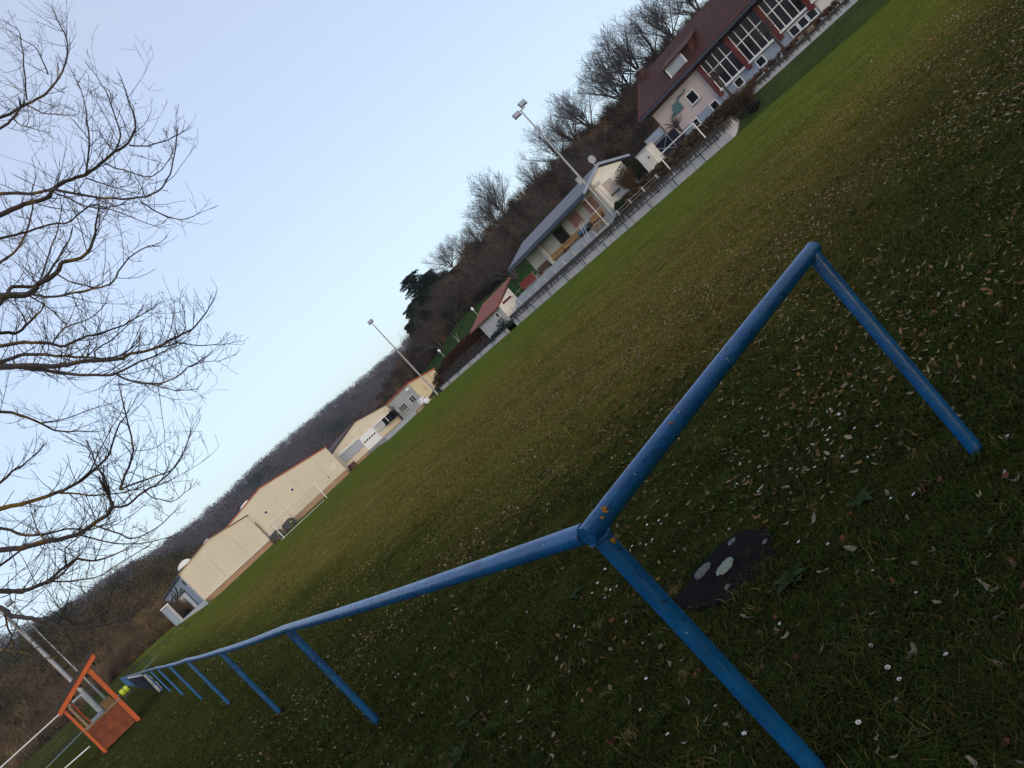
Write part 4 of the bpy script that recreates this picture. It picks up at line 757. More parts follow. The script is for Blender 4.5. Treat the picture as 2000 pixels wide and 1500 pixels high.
def bench(y0, y1, mat, label, name='bench_table'):
    t = thing(name, label, 'bench', (55.6, (y0 + y1) / 2, 2.36), 'benches along the veranda')
    MB().box(55.42, 55.82, y0, y1, 2.86, 2.92).build('seat', mat, t)
    MB().box(55.72, 55.8, y0, y1, 2.98, 3.22).build('backrest', mat, t)
    n_ = max(2, int((y1 - y0) / 1.3))
    for k in range(n_): yy = y0 + .15 + (y1 - y0 - .4) * k / (n_ - 1); MB().box(55.45, 55.8, yy, yy + .1, 2.36, 2.86).build('leg', 'dark_wood', t)
    MB().box(55.42, 55.45, y0, y1, 2.66, 2.86).build('apron', mat, t)
bench(53.1, 55.0, 'ochre_wood', 'short ochre bench under the nearer rose shutter of the clubhouse')
bench(57.1, 60.3, 'ochre_wood', 'ochre bench under the dark clubhouse window, beside the blue table')
bench(60.5, 63.4, 'ochre_wood', 'long ochre bench ending at the grey veranda pillar')
bench(63.6, 66.2, 'dark_wood', 'dark red brown bench at the far end of the veranda')
bt = thing('blue_table', 'small blue and teal table between the veranda benches', 'table', (55.4, 56.1, 2.36))
MB().box(55.1, 55.8, 55.9, 57.0, 2.92, 3.0).box(55.08, 55.1, 55.9, 57.0, 2.7, 3.0).build('blue_top', 'blue_plastic', bt); MB().box(55.1, 55.8, 55.2, 55.88, 2.94, 3.04).box(55.08, 55.1, 55.2, 55.88, 2.7, 3.0).build('teal_top', 'teal_plastic', bt)
for yy in (55.3, 55.9, 56.8): MB().box(55.2, 55.7, yy, yy + .07, 2.36, 2.92).build('leg', 'black_rubber', bt)
rt_ = thing('red_windbreak', 'red tarpaulin windbreak at the far end of the clubhouse terrace', 'windbreak', (55.2, 68.2, 2.36))
MB().box(55.1, 55.18, 66.6, 69.6, 2.5, 3.35).build('sheet', 'red_tarp', rt_)
for yy in (66.6, 68.1, 69.6): MB().cyl((55.22, yy, 1.7), (55.22, yy, 3.45), .03, 5).build('post', 'galvanised', rt_)
wp = thing('woodpile', 'stack of split firewood at the foot of the two lamp mast', 'woodpile', (54.6, 53.4, 1.36))
m = MB()
for k in range(60):
    y = 52.5 + rnd.random() * 1.9; z = 1.75 + rnd.random() * .65; m.tube([(54.28, y, z), (54.75, y, z)], .06 + .03 * rnd.random(), 6)
kind(m.build('logs', 'firewood', wp), 'stuff'); MB().box(54.4, 54.9, 52.4, 54.5, 1.36, 1.74).build('stand', 'rail_white', wp)
hd = thing('handrail', 'pale slanting stair handrail beside the firewood stack', 'handrail', (54.3, 54.8, 1.36))
for dy in (0, .45): MB().cyl((54.35, 54.7 + dy, 3.6), (54.35, 55.6 + dy, 1.5), .022, 5).build('bar', 'white_paint', hd)

# ------------------------------------------------------------------ small house with red mono-pitch roof
rh = thing('red_roofed_hut', 'small white hut with a red sloping roof and closed red window', 'hut', (55.5, 77, .5))
MB().prism([(54.1, 74, .4), (57.0, 74, .4), (57.0, 74, 4.05), (54.1, 74, 3.1)], (0, 6, 0)).build('wall', 'stained_house', rh)
MB().prism([(54.14, 73.97, 1.4), (56.98, 73.97, 1.4), (56.98, 73.97, 4.0), (54.14, 73.97, 3.08)], (0, .03, 0)).build('gable_face', 'white_render', rh)
MB().prism([(53.7, 73.7, 3.1), (58.2, 73.7, 4.78), (58.2, 73.7, 4.9), (53.7, 73.7, 3.22)], (0, 8.3, 0)).build('roof', 'orange_tile', rh)
sh = MB().box(54.8, 56.4, 73.92, 73.97, 2.9, 3.2).build('window_shutter', 'red_paint', rh); MB().box(54.7, 56.5, 73.9, 73.96, 2.82, 2.9).build('sill', 'white_paint', rh)
win_x(54.1, 75.0, 75.6, 2.2, 2.75, rh, 0)
MB().box(53.72, 53.78, 73.7, 82, 3.0, 3.14).build('gutter', 'dark_soffit', rh)
rw = thing('ramp_wall', 'stepped grey white ramp wall between the red roofed hut and the clubhouse', 'wall', (56, 70.5, 1.36))
MB().prism([(56.4, 66.8, 1.3), (56.4, 73.9, 1.3), (56.4, 73.9, 2.35), (56.4, 70.6, 2.45), (56.4, 66.8, 2.95)], (.25, 0, 0)).build('wall_face', 'rail_white', rw)
MB().tube([(56.3, 66.8, 3.5), (56.3, 70.4, 3.0), (56.3, 73.6, 2.9)], .025, 5).build('handrail', 'galvanised', rw)
for y in (67.4, 69, 70.4, 72): MB().cyl((56.3, y, 1.8), (56.3, y, 3.3 - (y - 67) * .09), .022, 5).build('post', 'galvanised', rw)

# ------------------------------------------------------------------ big house with glazed bays
hs = thing('glazed_house', 'long red roofed house with tall window bays over a blue grey base', 'house', (64, 34, 2))
MB().box(62, 68.6, 16, 46.4, 3.36, 6.4).build('wall', 'pink_render', hs)
MB().prism([(62, 46.1, 6.4), (68.6, 46.1, 6.4), (65.3, 46.1, 9.3)], (0, .3, 0)).build('gable', 'pink_render', hs)
MB().box(61.95, 68.6, 29.0, 46.38, 1.9, 3.36).build('base_wall', 'bluegrey', hs)
MB().box(61.9, 68.6, 16, 29.0, 1.2, 3.36).build('garage_wall', 'white_render', hs)
rf = MB().prism([(61, 16, 6.62), (64.9, 16, 9.62), (64.9, 16, 9.84), (61, 16, 6.84)], (0, 31, 0)).prism([(64.9, 16, 9.62), (69.6, 16, 6.1), (69.6, 16, 6.3), (64.9, 16, 9.84)], (0, 31, 0)).build('roof', 'red_tile', hs)
MB().box(60.9, 61.02, 16, 47.1, 6.56, 6.74).build('gutter', 'dark_gutter', rf)
MB().prism([(61.0, 16, 6.58), (62.0, 16, 6.3), (62, 16, 6.42), (61.0, 16, 6.62)], (0, 30.9, 0)).build('soffit', 'dark_wood', rf)
MB().prism([(60.98, 46.98, 6.5), (64.9, 46.98, 9.5), (64.9, 46.98, 9.86), (60.98, 46.98, 6.86)], (0, .12, 0)).build('bargeboard', 'red_paint', rf)
c_ = MB().box(64.3, 65.1, 46.0, 46.7, 8.8, 10.35).build('chimney', 'red_tile', rf); MB().box(64.2, 65.2, 45.9, 46.8, 10.35, 10.45).build('chimney_cap', 'galvanised', c_)
dm = MB().prism([(61.75, 38.9, 7.2), (61.75, 38.9, 8.25), (63.6, 38.9, 8.75), (63.6, 38.9, 8.6)], (0, 3.4, 0)).build('dormer', 'red_tile', rf)
MB().box(61.68, 61.75, 39.9, 41.9, 7.25, 8.2).build('dormer_window', 'grey_shutter', dm); MB().box(61.62, 61.7, 39.78, 39.9, 7.15, 8.3).box(61.62, 61.7, 41.9, 42.02, 7.15, 8.3).box(61.62, 61.7, 39.9, 41.9, 7.13, 7.25).box(61.62, 61.7, 39.9, 41.9, 8.2, 8.3).build('frame', 'white_paint', dm)
MB().prism([(61.4, 38.5, 8.28), (64.2, 38.5, 8.95), (64.2, 38.5, 9.08), (61.4, 38.5, 8.42)], (0, 4.0, 0)).build('dormer_roof', 'red_tile', dm)
cols = [39.5, 36.0, 32.5, 29.3, 25.8]
for y in cols: MB().box(61.65, 61.98, y - .2, y + .2, 3.1, 6.4).build('column', 'red_paint', hs)
for a_, b_ in zip(cols, cols[1:]):
    y1, y0 = a_ - .2, b_ + .2
    wn = MB().box(61.9, 61.99, y0, y1, 3.62, 6.3).build('bay_window', 'glass_dark', hs); f = MB()
    for t in (.02, .26, .52, .78, .985): yy = y0 + (y1 - y0) * t; f.box(61.83, 61.9, yy - .027, yy + .027, 3.62, 6.3)
    f.box(61.82, 61.89, y0, y1, 5.2, 5.28).build('frame', 'white_paint', wn)
    MB().box(61.72, 61.95, y0, y1, 3.44, 3.62).build('sill', 'white_paint', wn)
win_x(62.0, 41.4, 42.35, 4.4, 5.3, hs, 0)
for y in (45.3, 43.3, 40.7, 37.6, 35.0): win_x(61.95, y - .36, y + .36, 2.65, 3.25, hs, 0, .05, True)
for y in (31.4, 30.5, 29.6): win_x(61.95, y - .34, y + .34, 2.6, 3.2, hs, 0, .05, True)
MB().tube([(61.0, 46.3, 6.6), (61.9, 46.35, 6.1), (61.9, 46.35, 2.0)], .06, 6).build('downpipe', 'dark_wood', hs)
o_ = MB().box(61.75, 61.98, 43.2, 44.2, 4.75, 5.35).build('wall_ornament', 'teal_plastic', hs)
MB().tube([(61.85, 43.4, 5.3), (61.85, 43.0, 5.75), (61.85, 42.3, 5.72), (61.85, 41.9, 5.85)], .07, 6).tube([(61.85, 44.1, 5.0), (61.85, 44.7, 4.9), (61.85, 45.1, 4.35)], .06, 6).box(61.8, 61.98, 43.4, 44.0, 5.35, 5.6).build('ornament_arm', 'teal_plastic', o_)
stt = thing('metal_stair', 'pale metal stair landing with glass panel at the corner of the glazed house', 'stair', (60.3, 46.5, 2.4))
MB().box(60.2, 61.8, 45.2, 47.6, 4.02, 4.1).build('landing', 'galvanised', stt)
for x, y in ((60.22, 45.2), (60.22, 47.5), (61.75, 47.5)): MB().cyl((x, y, 2.4), (x, y, 5.0), .035, 6).build('post', 'galvanised', stt)
MB().box(60.2, 60.22, 45.3, 47.5, 4.2, 4.98).build('balustrade_panel', 'bluegrey', stt)
for a_, b_ in (((60.2, 45.2, 2.5), (60.2, 47.5, 4.0)), ((60.2, 45.2, 4.0), (60.2, 47.5, 2.5))): MB().bar(a_, b_, .05).build('brace', 'galvanised', stt)
MB().box(60.26, 61.75, 45.25, 47.45, 2.4, 4.0).build('undercroft', 'dark_navy', stt)
sd_ = thing('garden_shed', 'pale upright shed box half white half cream behind the dark bush', 'shed', (59.5, 48, 2.4))
MB().box(59.0, 60.2, 47.75, 48.5, 2.43, 4.4).build('side_wall', 'white_paint', sd_); MB().box(59.0, 60.2, 46.95, 47.75, 2.43, 4.4).build('door', 'white_render', sd_)
MB().prism([(58.9, 46.9, 4.4), (60.3, 46.9, 4.4), (60.3, 46.9, 4.6), (58.9, 46.9, 4.5)], (0, 1.65, 0)).build('roof', 'rail_white', sd_); MB().box(58.97, 59.0, 47.3, 47.45, 3.5, 3.7).build('handle', 'dark_soffit', sd_)
pc = thing('pallet_stack', 'stack of pale wooden pallets on the bank below the triple window', 'pallets', (58.2, 28.7, 1.4))
for k in range(6):
    MB().box(57.6, 58.7, 28.1, 29.4, 1.35 + k * .16, 1.46 + k * .16).build('pallet', 'firewood', pc)
gb_ = thing('clipped_shrub', 'rounded clipped dark green shrub in front of the clubhouse gable', 'shrub', (54.9, 50.2, 1.4))
C = np.array([[54.9, 50.2, 1.3]]); V, F, c = clump_mesh(C, 1500, .62, 1.35, .08, np.array([[.02, .035, .014]]), .5); np_obj('crown', V, F, 'foliage', gb_, c)
MB().cyl((54.9, 50.2, 1.2), (54.9, 50.2, 1.9), .06, 6).build('trunk', 'bark_far', gb_)
# lamps on the path across the meadow
for x, y, z0, z1, lb in ((62, 89.9, 2.2, 5.7, 'white globe path lamp on the meadow just left of the red roofed hut'), (62, 104.5, 2.0, 4.85, 'white globe path lamp on the meadow behind the brown hedge')):
    g = thing('path_lamp', lb, 'lamp', (x, y, z0), 'path lamps on the meadow')
    MB().cyl((x, y, z0), (x, y, z1 - .2), .05, 6).build('pole', 'rail_white', g); MB().blob((x, y, z1 - .05), (.2, .2, .3), 2, 6, 0).build('lamp_head', 'white_paint', g)
# ------------------------------------------------------------------ near blue pitch railing
pr = thing('pitch_railing', 'thick blue painted tube railing with an angled corner in the foreground grass', 'railing', (1.08, 1.92, 0))
RH, RR, PR = 1.02, .033, .029
side = [(1.10, 1.945, RH), (1.06, 6.3, RH + .005), (1.0, 10.1, RH), (1.0, 14.6, RH + .01), (1.0, 19.1, RH), (1.03, 24.3, RH + .01), (1.05, 29.2, RH)] + [(1.05, 29.2 + 4.5 * k, RH) for k in range(1, 16)] + [(1.05, 100.9, RH)]
fine = []
for (a, b) in zip(side, side[1:]):
    for t in range(6):
        f = t / 6; fine.append((a[0] + (b[0] - a[0]) * f, a[1] + (b[1] - a[1]) * f, a[2] + (b[2] - a[2]) * f - .012 * math.sin(math.pi * f)))
fine.append(side[-1])
MB().tube(fine, RR, 14).build('rail', 'blue_paint', pr)
ends = [(1.07, 1.905, RH + .004), (1.5, 1.9, RH + .004), (2.0, 1.895, RH), (2.4, 1.89, RH - .004), (2.74, 1.885, RH - .008)]
sub = []
for a, b in zip(ends, ends[1:]): sub += [tuple(a[i] + (b[i] - a[i]) * t / 4 for i in range(3)) for t in range(4)]
sub.append(ends[-1])
MB().tube(sub, RR * 1.02, 18).build('rail', 'blue_paint', pr)
MB().tube([(1.11, 1.91, -.1), (1.11, 1.912, .5), (1.11, 1.914, RH - .012)], PR * 1.06, 16).build('post', 'blue_paint', pr)
MB().tube([(2.565, 1.805, -.1), (2.635, 1.842, .5), (2.70, 1.878, RH - .02)], PR, 16).build('post', 'blue_paint', pr)
for p in side[1:-1]: MB().cyl((p[0], p[1], -.1), (p[0], p[1], RH - .012), PR, 12).build('post', 'blue_paint', pr)
wd = MB(); R = random.Random(4)
for k in range(26):
    a_ = k / 26 * 2 * math.pi; wd.blob((1.108 + .034 * math.cos(a_), 1.912 + .034 * math.sin(a_), RH - .030 + .004 * R.random()), (.008, .008, .006), k, 4, .5)
wd.build('weld_bead', 'blue_paint', pr)
def lichen(c, nrm, r, seed):
    R = random.Random(seed); nrm = Vector(nrm).normalized(); u = nrm.orthogonal().normalized(); v = nrm.cross(u); m = MB()
    for q in range(7):
        o = Vector(c) + (u * R.uniform(-1, 1) + v * R.uniform(-1, 1)) * r * .7; k = 7; rr_ = r * R.uniform(.25, .6)
        ring = [o + (u * math.cos(6.283 * j / k) + v * math.sin(6.283 * j / k)) * rr_ * R.uniform(.6, 1.2) for j in range(k)]
        m.add([p + nrm * .0 for p in ring] + [o + nrm * .0035], [(j, (j + 1) % k, k) for j in range(k)])
    m.build('lichen_patch', 'lichen_orange', pr)
vw = Vector((-1.15, -1.9, .55)).normalized()
def on_rail(x, side_=0., dz=0.):
    d = Vector((0, -.72, .69)); d = (d + Vector((0, side_, dz))).normalized(); return Vector((x, 1.895, RH)) + d * (RR * 1.02 + .0005), d
for x, sd_v, r, s_ in ((1.155, 0, .013, 1), (1.56, .05, .008, 2), (1.13, -.5, .007, 6)):
    p, d_ = on_rail(x, sd_v); lichen(p, d_, r, s_)
lichen(Vector((1.11, 1.912, .965)) + Vector((.2, -.95, 0)).normalized() * .0312, (.2, -.95, 0), .011, 3)
lichen(Vector((2.7, 1.88, .985)) + Vector((-.3, -.9, .1)).normalized() * .03, (-.3, -.9, .1), .009, 5)

# dark boards hung on the railing
for k in range(6):
    y = 34.0 + k * 4.25
    t = thing('advertising_board', ['nearest dark blue board on the railing with torn white front edge', 'second dark board along the railing behind the torn white edge', 'third dark board along the railing beyond the torn white edge', 'fourth dark board along the railing, with a pale seam', 'fifth dark board along the railing, second from the far end', 'dark blue last board at the far end of the hung row'][k], 'board', (.93, y, .1), 'boards hung along the blue railing')
    MB().box(.93, .97, y, y + 4.2, .1 + .008 * k, .9).build('panel', 'dark_navy' if k < 5 else 'rail_far', t)
    MB().box(.925, .975, y + 4.19, y + 4.23, .08, .9).build('edge_strip', 'dark_gutter', t)
    for q in range(3): MB().prism([(.95, y + .3 + q * 1.5, .9), (.95, y + .6 + q * 1.5, .9), (.95, y + .45 + q * 1.5, 1.0)], (.02, 0, 0)).build('fabric_tie', 'torn_white', t)
    if k == 0:
        m = MB(); pts = [(.93, .04), (1.12, .06), (1.10, .22), (1.13, .35), (1.09, .5), (1.12, .66), (1.08, .9), (.95, .9)]
        m.prism([(x, y - .04, z) for x, z in pts], (0, .03, 0)).build('torn_edge', 'torn_white', t)
lt = thing('line_marker', 'bright yellow green drum of a line marking trolley beside the railing', 'line marker', (.27, 50, 0))
MB().tube([(.06, 50, .66), (.5, 50, .66)], .2, 14).build('drum', 'yellow_plastic', lt)
for x in (.0, .52): MB().cyl((x, 50.15, .2), (x + .05, 50.15, .2), .2, 12).build('wheel', 'black_rubber', lt)
MB().tube([(.28, 50, .5), (.28, 49.7, .25), (.28, 49.2, .95)], .02, 5).box(.05, .5, 49.9, 50.2, .35, .45).build('frame', 'dark_soffit', lt)

# ------------------------------------------------------------------ dugout
dg = thing('dugout', 'orange wooden team dugout with a clear side window and sloping roof', 'dugout', (-.7, 32.5, 0))
X0, X1, Y0, Y1 = -1.42, -.06, 30.5, 34.4
def zr(x): return 2.02 + (x - X0) * .38
MB().box(X0 + .03, X1 - .03, Y0 + .03, Y0 + .06, .05, .95).build('side_panel', 'orange_panel', dg)
MB().box(X0, X1, Y0 - .02, Y0 + .07, .93, 1.0).build('sill', 'weathered_wood', dg)
MB().box(X0, X0 + .09, Y0, Y0 + .09, 0, 2.0).build('post', 'orange_wood', dg); MB().box(X1 - .13, X1, Y0, Y0 + .1, 0, zr(X1) - .03).build('post', 'orange_wood', dg)
MB().box(X0, X0 + .09, Y1 - .09, Y1, 0, 2.0).build('post', 'orange_wood', dg); MB().box(X1 - .1, X1, Y1 - .1, Y1, 0, zr(X1) - .03).build('post', 'orange_wood', dg)
MB().box(X0 + .17, X0 + .24, Y0 + .01, Y0 + .06, 1.0, 2.05).build('sash', 'weathered_wood', dg); MB().box(X0 + .28, X0 + .35, Y0 + .1, Y0 + .14, 1.0, 2.08).build('sash', 'orange_wood', dg)
MB().prism([(X0 - .12, Y0 - .06, zr(X0 - .12) - .14), (X1 + .34, Y0 - .06, zr(X1 + .34) - .14), (X1 + .34, Y0 - .06, zr(X1 + .34) + .03), (X0 - .12, Y0 - .06, zr(X0 - .12) + .03)], (0, .06, 0)).build('verge_board', 'orange_wood', dg)
MB().prism([(X0 - .16, Y0 - .1, zr(X0 - .16) + .03), (X1 + .36, Y0 - .1, zr(X1 + .36) + .03), (X1 + .36, Y0 - .1, zr(X1 + .36) + .15), (X0 - .16, Y0 - .1, zr(X0 - .16) + .15)], (0, 4.2, 0)).build('roof', 'felt_roof', dg)
for k in range(5): x = X0 - .02 + k * .38; MB().box(x, x + .05, Y0, Y1, zr(x) - .14, zr(x) - .01).build('rafter', 'dark_wood', dg)
MB().box(X0 + .3, X0 + .32, Y0 + .3, Y1 - .1, .1, 1.0).build('back_board', 'orange_wood', dg) if 0 else MB().box(X0 + .01, X0 + .05, Y0 + .1, Y1 - .1, .05, .9).build('back_panel', 'orange_wood', dg)
MB().box(X0 + .02, X1, Y1 - .06, Y1 - .03, .05, .95).build('side_panel', 'orange_panel', dg)
b_ = MB().box(X0 + .2, X0 + .62, Y0 + .3, Y1 - .3, .42, .47).build('bench_seat', 'ochre_wood', dg)
for yy in (31, 32.4, 33.8): MB().box(X0 + .3, X0 + .5, yy, yy + .08, 0, .42).build('bench_leg', 'weathered_wood', b_)
cr = thing('blue_crate', 'blue crate on the bench inside the orange dugout', 'crate', (-1.0, 33.4, .47))
MB().box(-1.2, -.72, 33.1, 33.6, .47, .5).box(-1.2, -1.17, 33.1, 33.6, .5, .95).box(-.75, -.72, 33.1, 33.6, .5, .95).box(-1.17, -.75, 33.1, 33.13, .5, .95).box(-1.17, -.75, 33.57, 33.6, .5, .95).build('body', 'blue_plastic', cr); MB().box(-1.22, -.7, 33.08, 33.62, .95, 1.05).build('lid', 'bluegrey', cr)
simple('cardboard_box', MB().box(-.62, -.25, 33.2, 33.7, .47, 1.25), 'ochre_wood', 'tan box on the dugout bench next to the blue crate', 'box')
m = new_mat('acrylic'); n, l = nt(m); b = n['Principled BSDF']; b.inputs['Base Color'].default_value = (.75, .8, .85, 1); b.inputs['Transmission Weight'].default_value = 1; b.inputs['IOR'].default_value = 1.05; b.inputs['Roughness'].default_value = .12
MB().box(X0 + .24, X1 - .13, Y0 + .02, Y0 + .024, 1.0, 2.0).build('window_pane', 'acrylic', dg)

# ------------------------------------------------------------------ stone slab in the grass
sl_ = MB(); R = random.Random(9); ring = []
base = [(1.90, 3.24), (2.14, 3.27), (2.40, 3.12), (2.42, 2.92), (2.30, 2.72), (2.06, 2.67), (1.92, 2.80), (1.86, 3.02)]
for (a, b) in zip(base, base[1:] + base[:1]):
    for t in range(4): f = t / 4; ring.append((a[0] + (b[0] - a[0]) * f + R.uniform(-.03, .03), a[1] + (b[1] - a[1]) * f + R.uniform(-.03, .03)))
K = len(ring); cx_, cy_ = 2.13, 2.97; V = []; Fs = []
for q, (s_, z) in enumerate(((1.0, -.02), (.97, .018), (.8, .024), (.5, .027), (.2, .026))):
    V += [(cx_ + (x - cx_) * s_, cy_ + (y - cy_) * s_, z + R.uniform(-.003, .003)) for x, y in ring]
V.append((cx_, cy_, .027))
for q in range(4): Fs += [(q * K + j, q * K + (j + 1) % K, (q + 1) * K + (j + 1) % K, (q + 1) * K + j) for j in range(K)]
Fs += [(4 * K + j, 4 * K + (j + 1) % K, 5 * K) for j in range(K)]
sl_.add(V, Fs); sl_.smooth = True
slab = simple('stone_slab', sl_, 'slab_dark', 'dark weathered stone slab sunk in the grass with two pale lichen rounds', 'slab')
WL[slab.name] = (0, 0, 0)
def disc(c, r, z, seed, mat):
    R = random.Random(seed); m = MB(); k = 26
    rg = [(c[0] + r * R.uniform(.82, 1.08) * math.cos(6.283 * j / k), c[1] + r * .8 * R.uniform(.82, 1.08) * math.sin(6.283 * j / k), z) for j in range(k)]
    m.add(rg + [(x + (c[0] - x) * .15, y + (c[1] - y) * .15, z + .004) for x, y, _ in rg] + [(c[0], c[1], z + .003)], [(j, (j + 1) % k, k + (j + 1) % k, k + j) for j in range(k)] + [(k + j, k + (j + 1) % k, 2 * k) for j in range(k)])
    return m.build('lichen_round', mat, slab)
g1 = disc((2.13, 3.145), .062, .028, 3, 'lichen_grey'); disc((2.13, 2.975), .066, .0285, 5, 'lichen_pale')
for c, r, s_ in (((2.32, 3.05), .03, 8), ((1.98, 2.86), .022, 9), ((2.26, 2.78), .02, 10)): disc(c, r, .027, s_, 'lichen_grey')

# ------------------------------------------------------------------ big bare tree beside the touchline (branches enter at the left)
bt = thing('bare_tree', 'large bare tree overhanging from the left with yellow lichen on its twigs', 'tree', (-1.9, 6.8, 0))
MB().tube([(-1.95, 6.75, -.3), (-1.9, 6.8, .6), (-1.92, 6.8, 2.5), (-1.9, 6.8, 4.5), (-1.88, 6.82, 6.4), (-1.8, 6.9, 8.2), (-1.75, 7.0, 10)], [.34, .26, .22, .18, .13, .08, .03], 12).build('trunk', 'bark', bt)
tw_ = []; R = random.Random(21)
def twig(p, d, L, r, lev):
    k = 6 if lev == 0 else 4; br_ = []
    for i in range(k):
        d = (d + Vector((R.uniform(-1, 1), R.uniform(-1, 1), R.uniform(-1, 1))) * .13 + Vector((.02, 0, .085))).normalized(); q = p + d * (L / k); r1 = max(r * .86, .0015)
        tw_.append((*p, *q, r, r1)); p = q; r = r1; br_.append((p.copy(), d.copy(), r))
    if lev < 2:
        for (q, dd, rr_) in br_:
            if R.random() < (.66 if lev == 0 else .5):
                a = Vector((R.uniform(-1, 1), R.uniform(-1, 1), R.uniform(-.6, .9))).normalized(); twig(q, (dd * .75 + a * .75).normalized(), L * R.uniform(.35, .6), rr_ * .75, lev + 1)
for root, pts in BR:
    P_ = [Vector(p[:3]) for p in pts]; rr_ = [p[3] * .86 for p in pts]
    sm, sr = [], []
    for i in range(len(P_) - 1):         # Catmull-Rom so limbs curve instead of kink
        a, b, c, d = P_[max(i - 1, 0)], P_[i], P_[i + 1], P_[min(i + 2, len(P_) - 1)]
        for t in (0, .33, .67):
            sm.append(.5 * ((2 * b) + (c - a) * t + (2 * a - 5 * b + 4 * c - d) * t * t + (-a + 3 * b - 3 * c + d) * t ** 3) + Vector((R.uniform(-1, 1), R.uniform(-1, 1), R.uniform(-1, 1))) * .006); sr.append(rr_[i] + (rr_[i + 1] - rr_[i]) * t)
    sm.append(P_[-1]); sr.append(rr_[-1])
    MB().tube(sm, sr, 7).build('branch', 'bark_lichen', bt)
    st = 12 if root else 0
    for q in range(3): twig(sm[-1].copy(), ((sm[-1] - sm[-3]).normalized() + Vector((R.uniform(-1, 1), R.uniform(-1, 1), R.uniform(-1, 1))) * .35 * q).normalized(), R.uniform(.08, .22), sr[-1] * (1 - .2 * q), 1)
    acc = 0
    for i in range(st, len(sm) - 1):
        sg = sm[i + 1] - sm[i]; acc += sg.length
        while acc > .07:
            acc -= .07
            if R.random() < .12: continue
            t = sg.normalized(); a = Vector((R.uniform(-1, 1), R.uniform(-1, 1), R.uniform(-.75, 1))).normalized()
            rb = min(sr[i] * .55, .0050)
            twig(sm[i].copy(), (t * .55 + a * .9).normalized(), R.uniform(.15, .52) * (1 if sr[i] > .006 else .6), max(rb, .0026), 0 if R.random() < .62 else 1)
V, F = seg_mesh(tw_, 3); kind(np_obj('twigs', V, F, 'bark_lichen', bt), 'stuff')

# ------------------------------------------------------------------ trees behind
def at_az(a, s, rr=near_r, hh=near_h, dz=-.3): return tuple(on(rr, hh, np.array([float(a)]), np.array([float(s)]))[0] + [0, 0, dz])
def ang_h(a, s, dtan, rr=near_r): r0, r1 = rr(np.array([float(a)])); return float((r0 + (r1 - r0) * s)[0] * dtan)
protos = [fan_tree('ridge_tree', 'tree', 'tree', sd_, 9, .2, limbs=lm) for sd_, lm in ((31, 9), (47, 8), (58, 10), (66, 9))]
RID = [(54.4, .173, 'tall wide bare ridge tree above the red house roof, rightmost of the tall group'), (53.3, .178, 'broad bare ridge tree left of the rightmost tall one'), (57.4, .171, 'bare tree on the ridge touching the top edge of the picture above the red roof'),
       (55.9, .168, 'bare ridge tree between the two tallest crowns above the red roof'), (49.6, .161, 'rounded bare tree on the ridge above the clubhouse dish'), (46.7, .157, 'bare tree on the ridge right behind the floodlight mast with two lamps'),
       (48.2, .155, 'bare tree on the ridge just right of the two lamp mast'), (44.2, .132, 'small dense bare tree on the ridge left of the two lamp mast'), (41.0, .156, 'isolated pale bare tree on the ridge left of the clubhouse'), (39.3, .136, 'low bare tree on the ridge beside the isolated pale one'),
       (35.6, .131, 'pale bare tree rising behind the dark evergreens on the ridge'), (37.0, .127, 'thin bare tree on the ridge right of the dark evergreens'), (59.6, .172, 'bare ridge tree at the very top right edge of the wooded hill'),
       (52.4, .168, 'bare ridge tree filling the gap left of the two tallest crowns'), (40.2, .142, 'bare tree leaning against the isolated pale one from the left'), (38.2, .124, 'low bare tree midway between the evergreens and the isolated pale tree')]
for i, (a, tan_, lb) in enumerate(RID):
    p = at_az(a, .97); r_ = math.hypot(p[0], p[1]); H = EYE + r_ * tan_ - p[2]
    t = protos[i % 4]
    if i >= 4: t = copy_tree(protos[i % 4])
    t.location = p; WL[t.name] = p; k = H / 9; t.scale = (k * 1.12, k * 1.12, k * 1.04); t.rotation_euler = (0, 0, i * 2.1); t['label'] = lb; t['group'] = 'bare trees along the ridge'
slope = [(31.0, .3, 9, 'spreading bare brown tree at the left end of the meadow slope'), (33.6, .42, 8, 'bare tree on the slope above the meadow behind the hedge'), (36.6, .36, 7.5, 'bare tree on the slope right above the red roofed hut'), (38.6, .22, 8, 'fan shaped bare tree between the hut and the grey clubhouse roof'), (43, .3, 8, 'bare tree on the slope just behind the grey clubhouse roof'), (47.5, .35, 8, 'bare tree on the dark slope above the garden shed')]
for i, (a, s_, H, lb) in enumerate(slope):
    p = at_az(a, s_); t = copy_tree(protos[(i + 1) % 4]); t.name = 'slope_tree'; t.location = p; WL[t.name] = p; t.scale = (H / 9 * 1.15, H / 9 * 1.15, H / 9); t.rotation_euler = (0, 0, 1 + i * 1.7); t['label'] = lb; t['group'] = 'bare trees on the wooded slope'
for i, (x, y, H, lb) in enumerate(((53, 128, 8, 'brown bare tree behind the annex with the red edged roof'), (47, 134, 8.5, 'brown bare tree behind the workshop gable'), (37, 150, 8, 'bare tree in the gap between the hall and the workshop'))):
    t = copy_tree(protos[(i + 2) % 4]); t.name = 'valley_tree'; t.location = (x, y, .3); WL[t.name] = (x, y, .3); t.scale = (H / 9 * 1.2, H / 9 * 1.2, H / 9); t.rotation_euler = (0, 0, i * 2.4); t['label'] = lb; t['group'] = 'bare trees behind the workshops'
ev = [(32.6, .88, .126, 4.0, 'dark pine crown at the left end of the wooded ridge, tallest of the evergreens'), (33.5, .86, .112, 3.6, 'dark evergreen beside the tallest pine on the ridge'), (31.2, .9, .094, 2.8, 'small dark evergreen lowest on the ridge towards the far hill'), (32.0, .72, .098, 3.6, 'broad dark green evergreen below the tallest pine'), (30.3, .9, .079, 1.8, 'last small evergreen at the tip of the wooded ridge')]
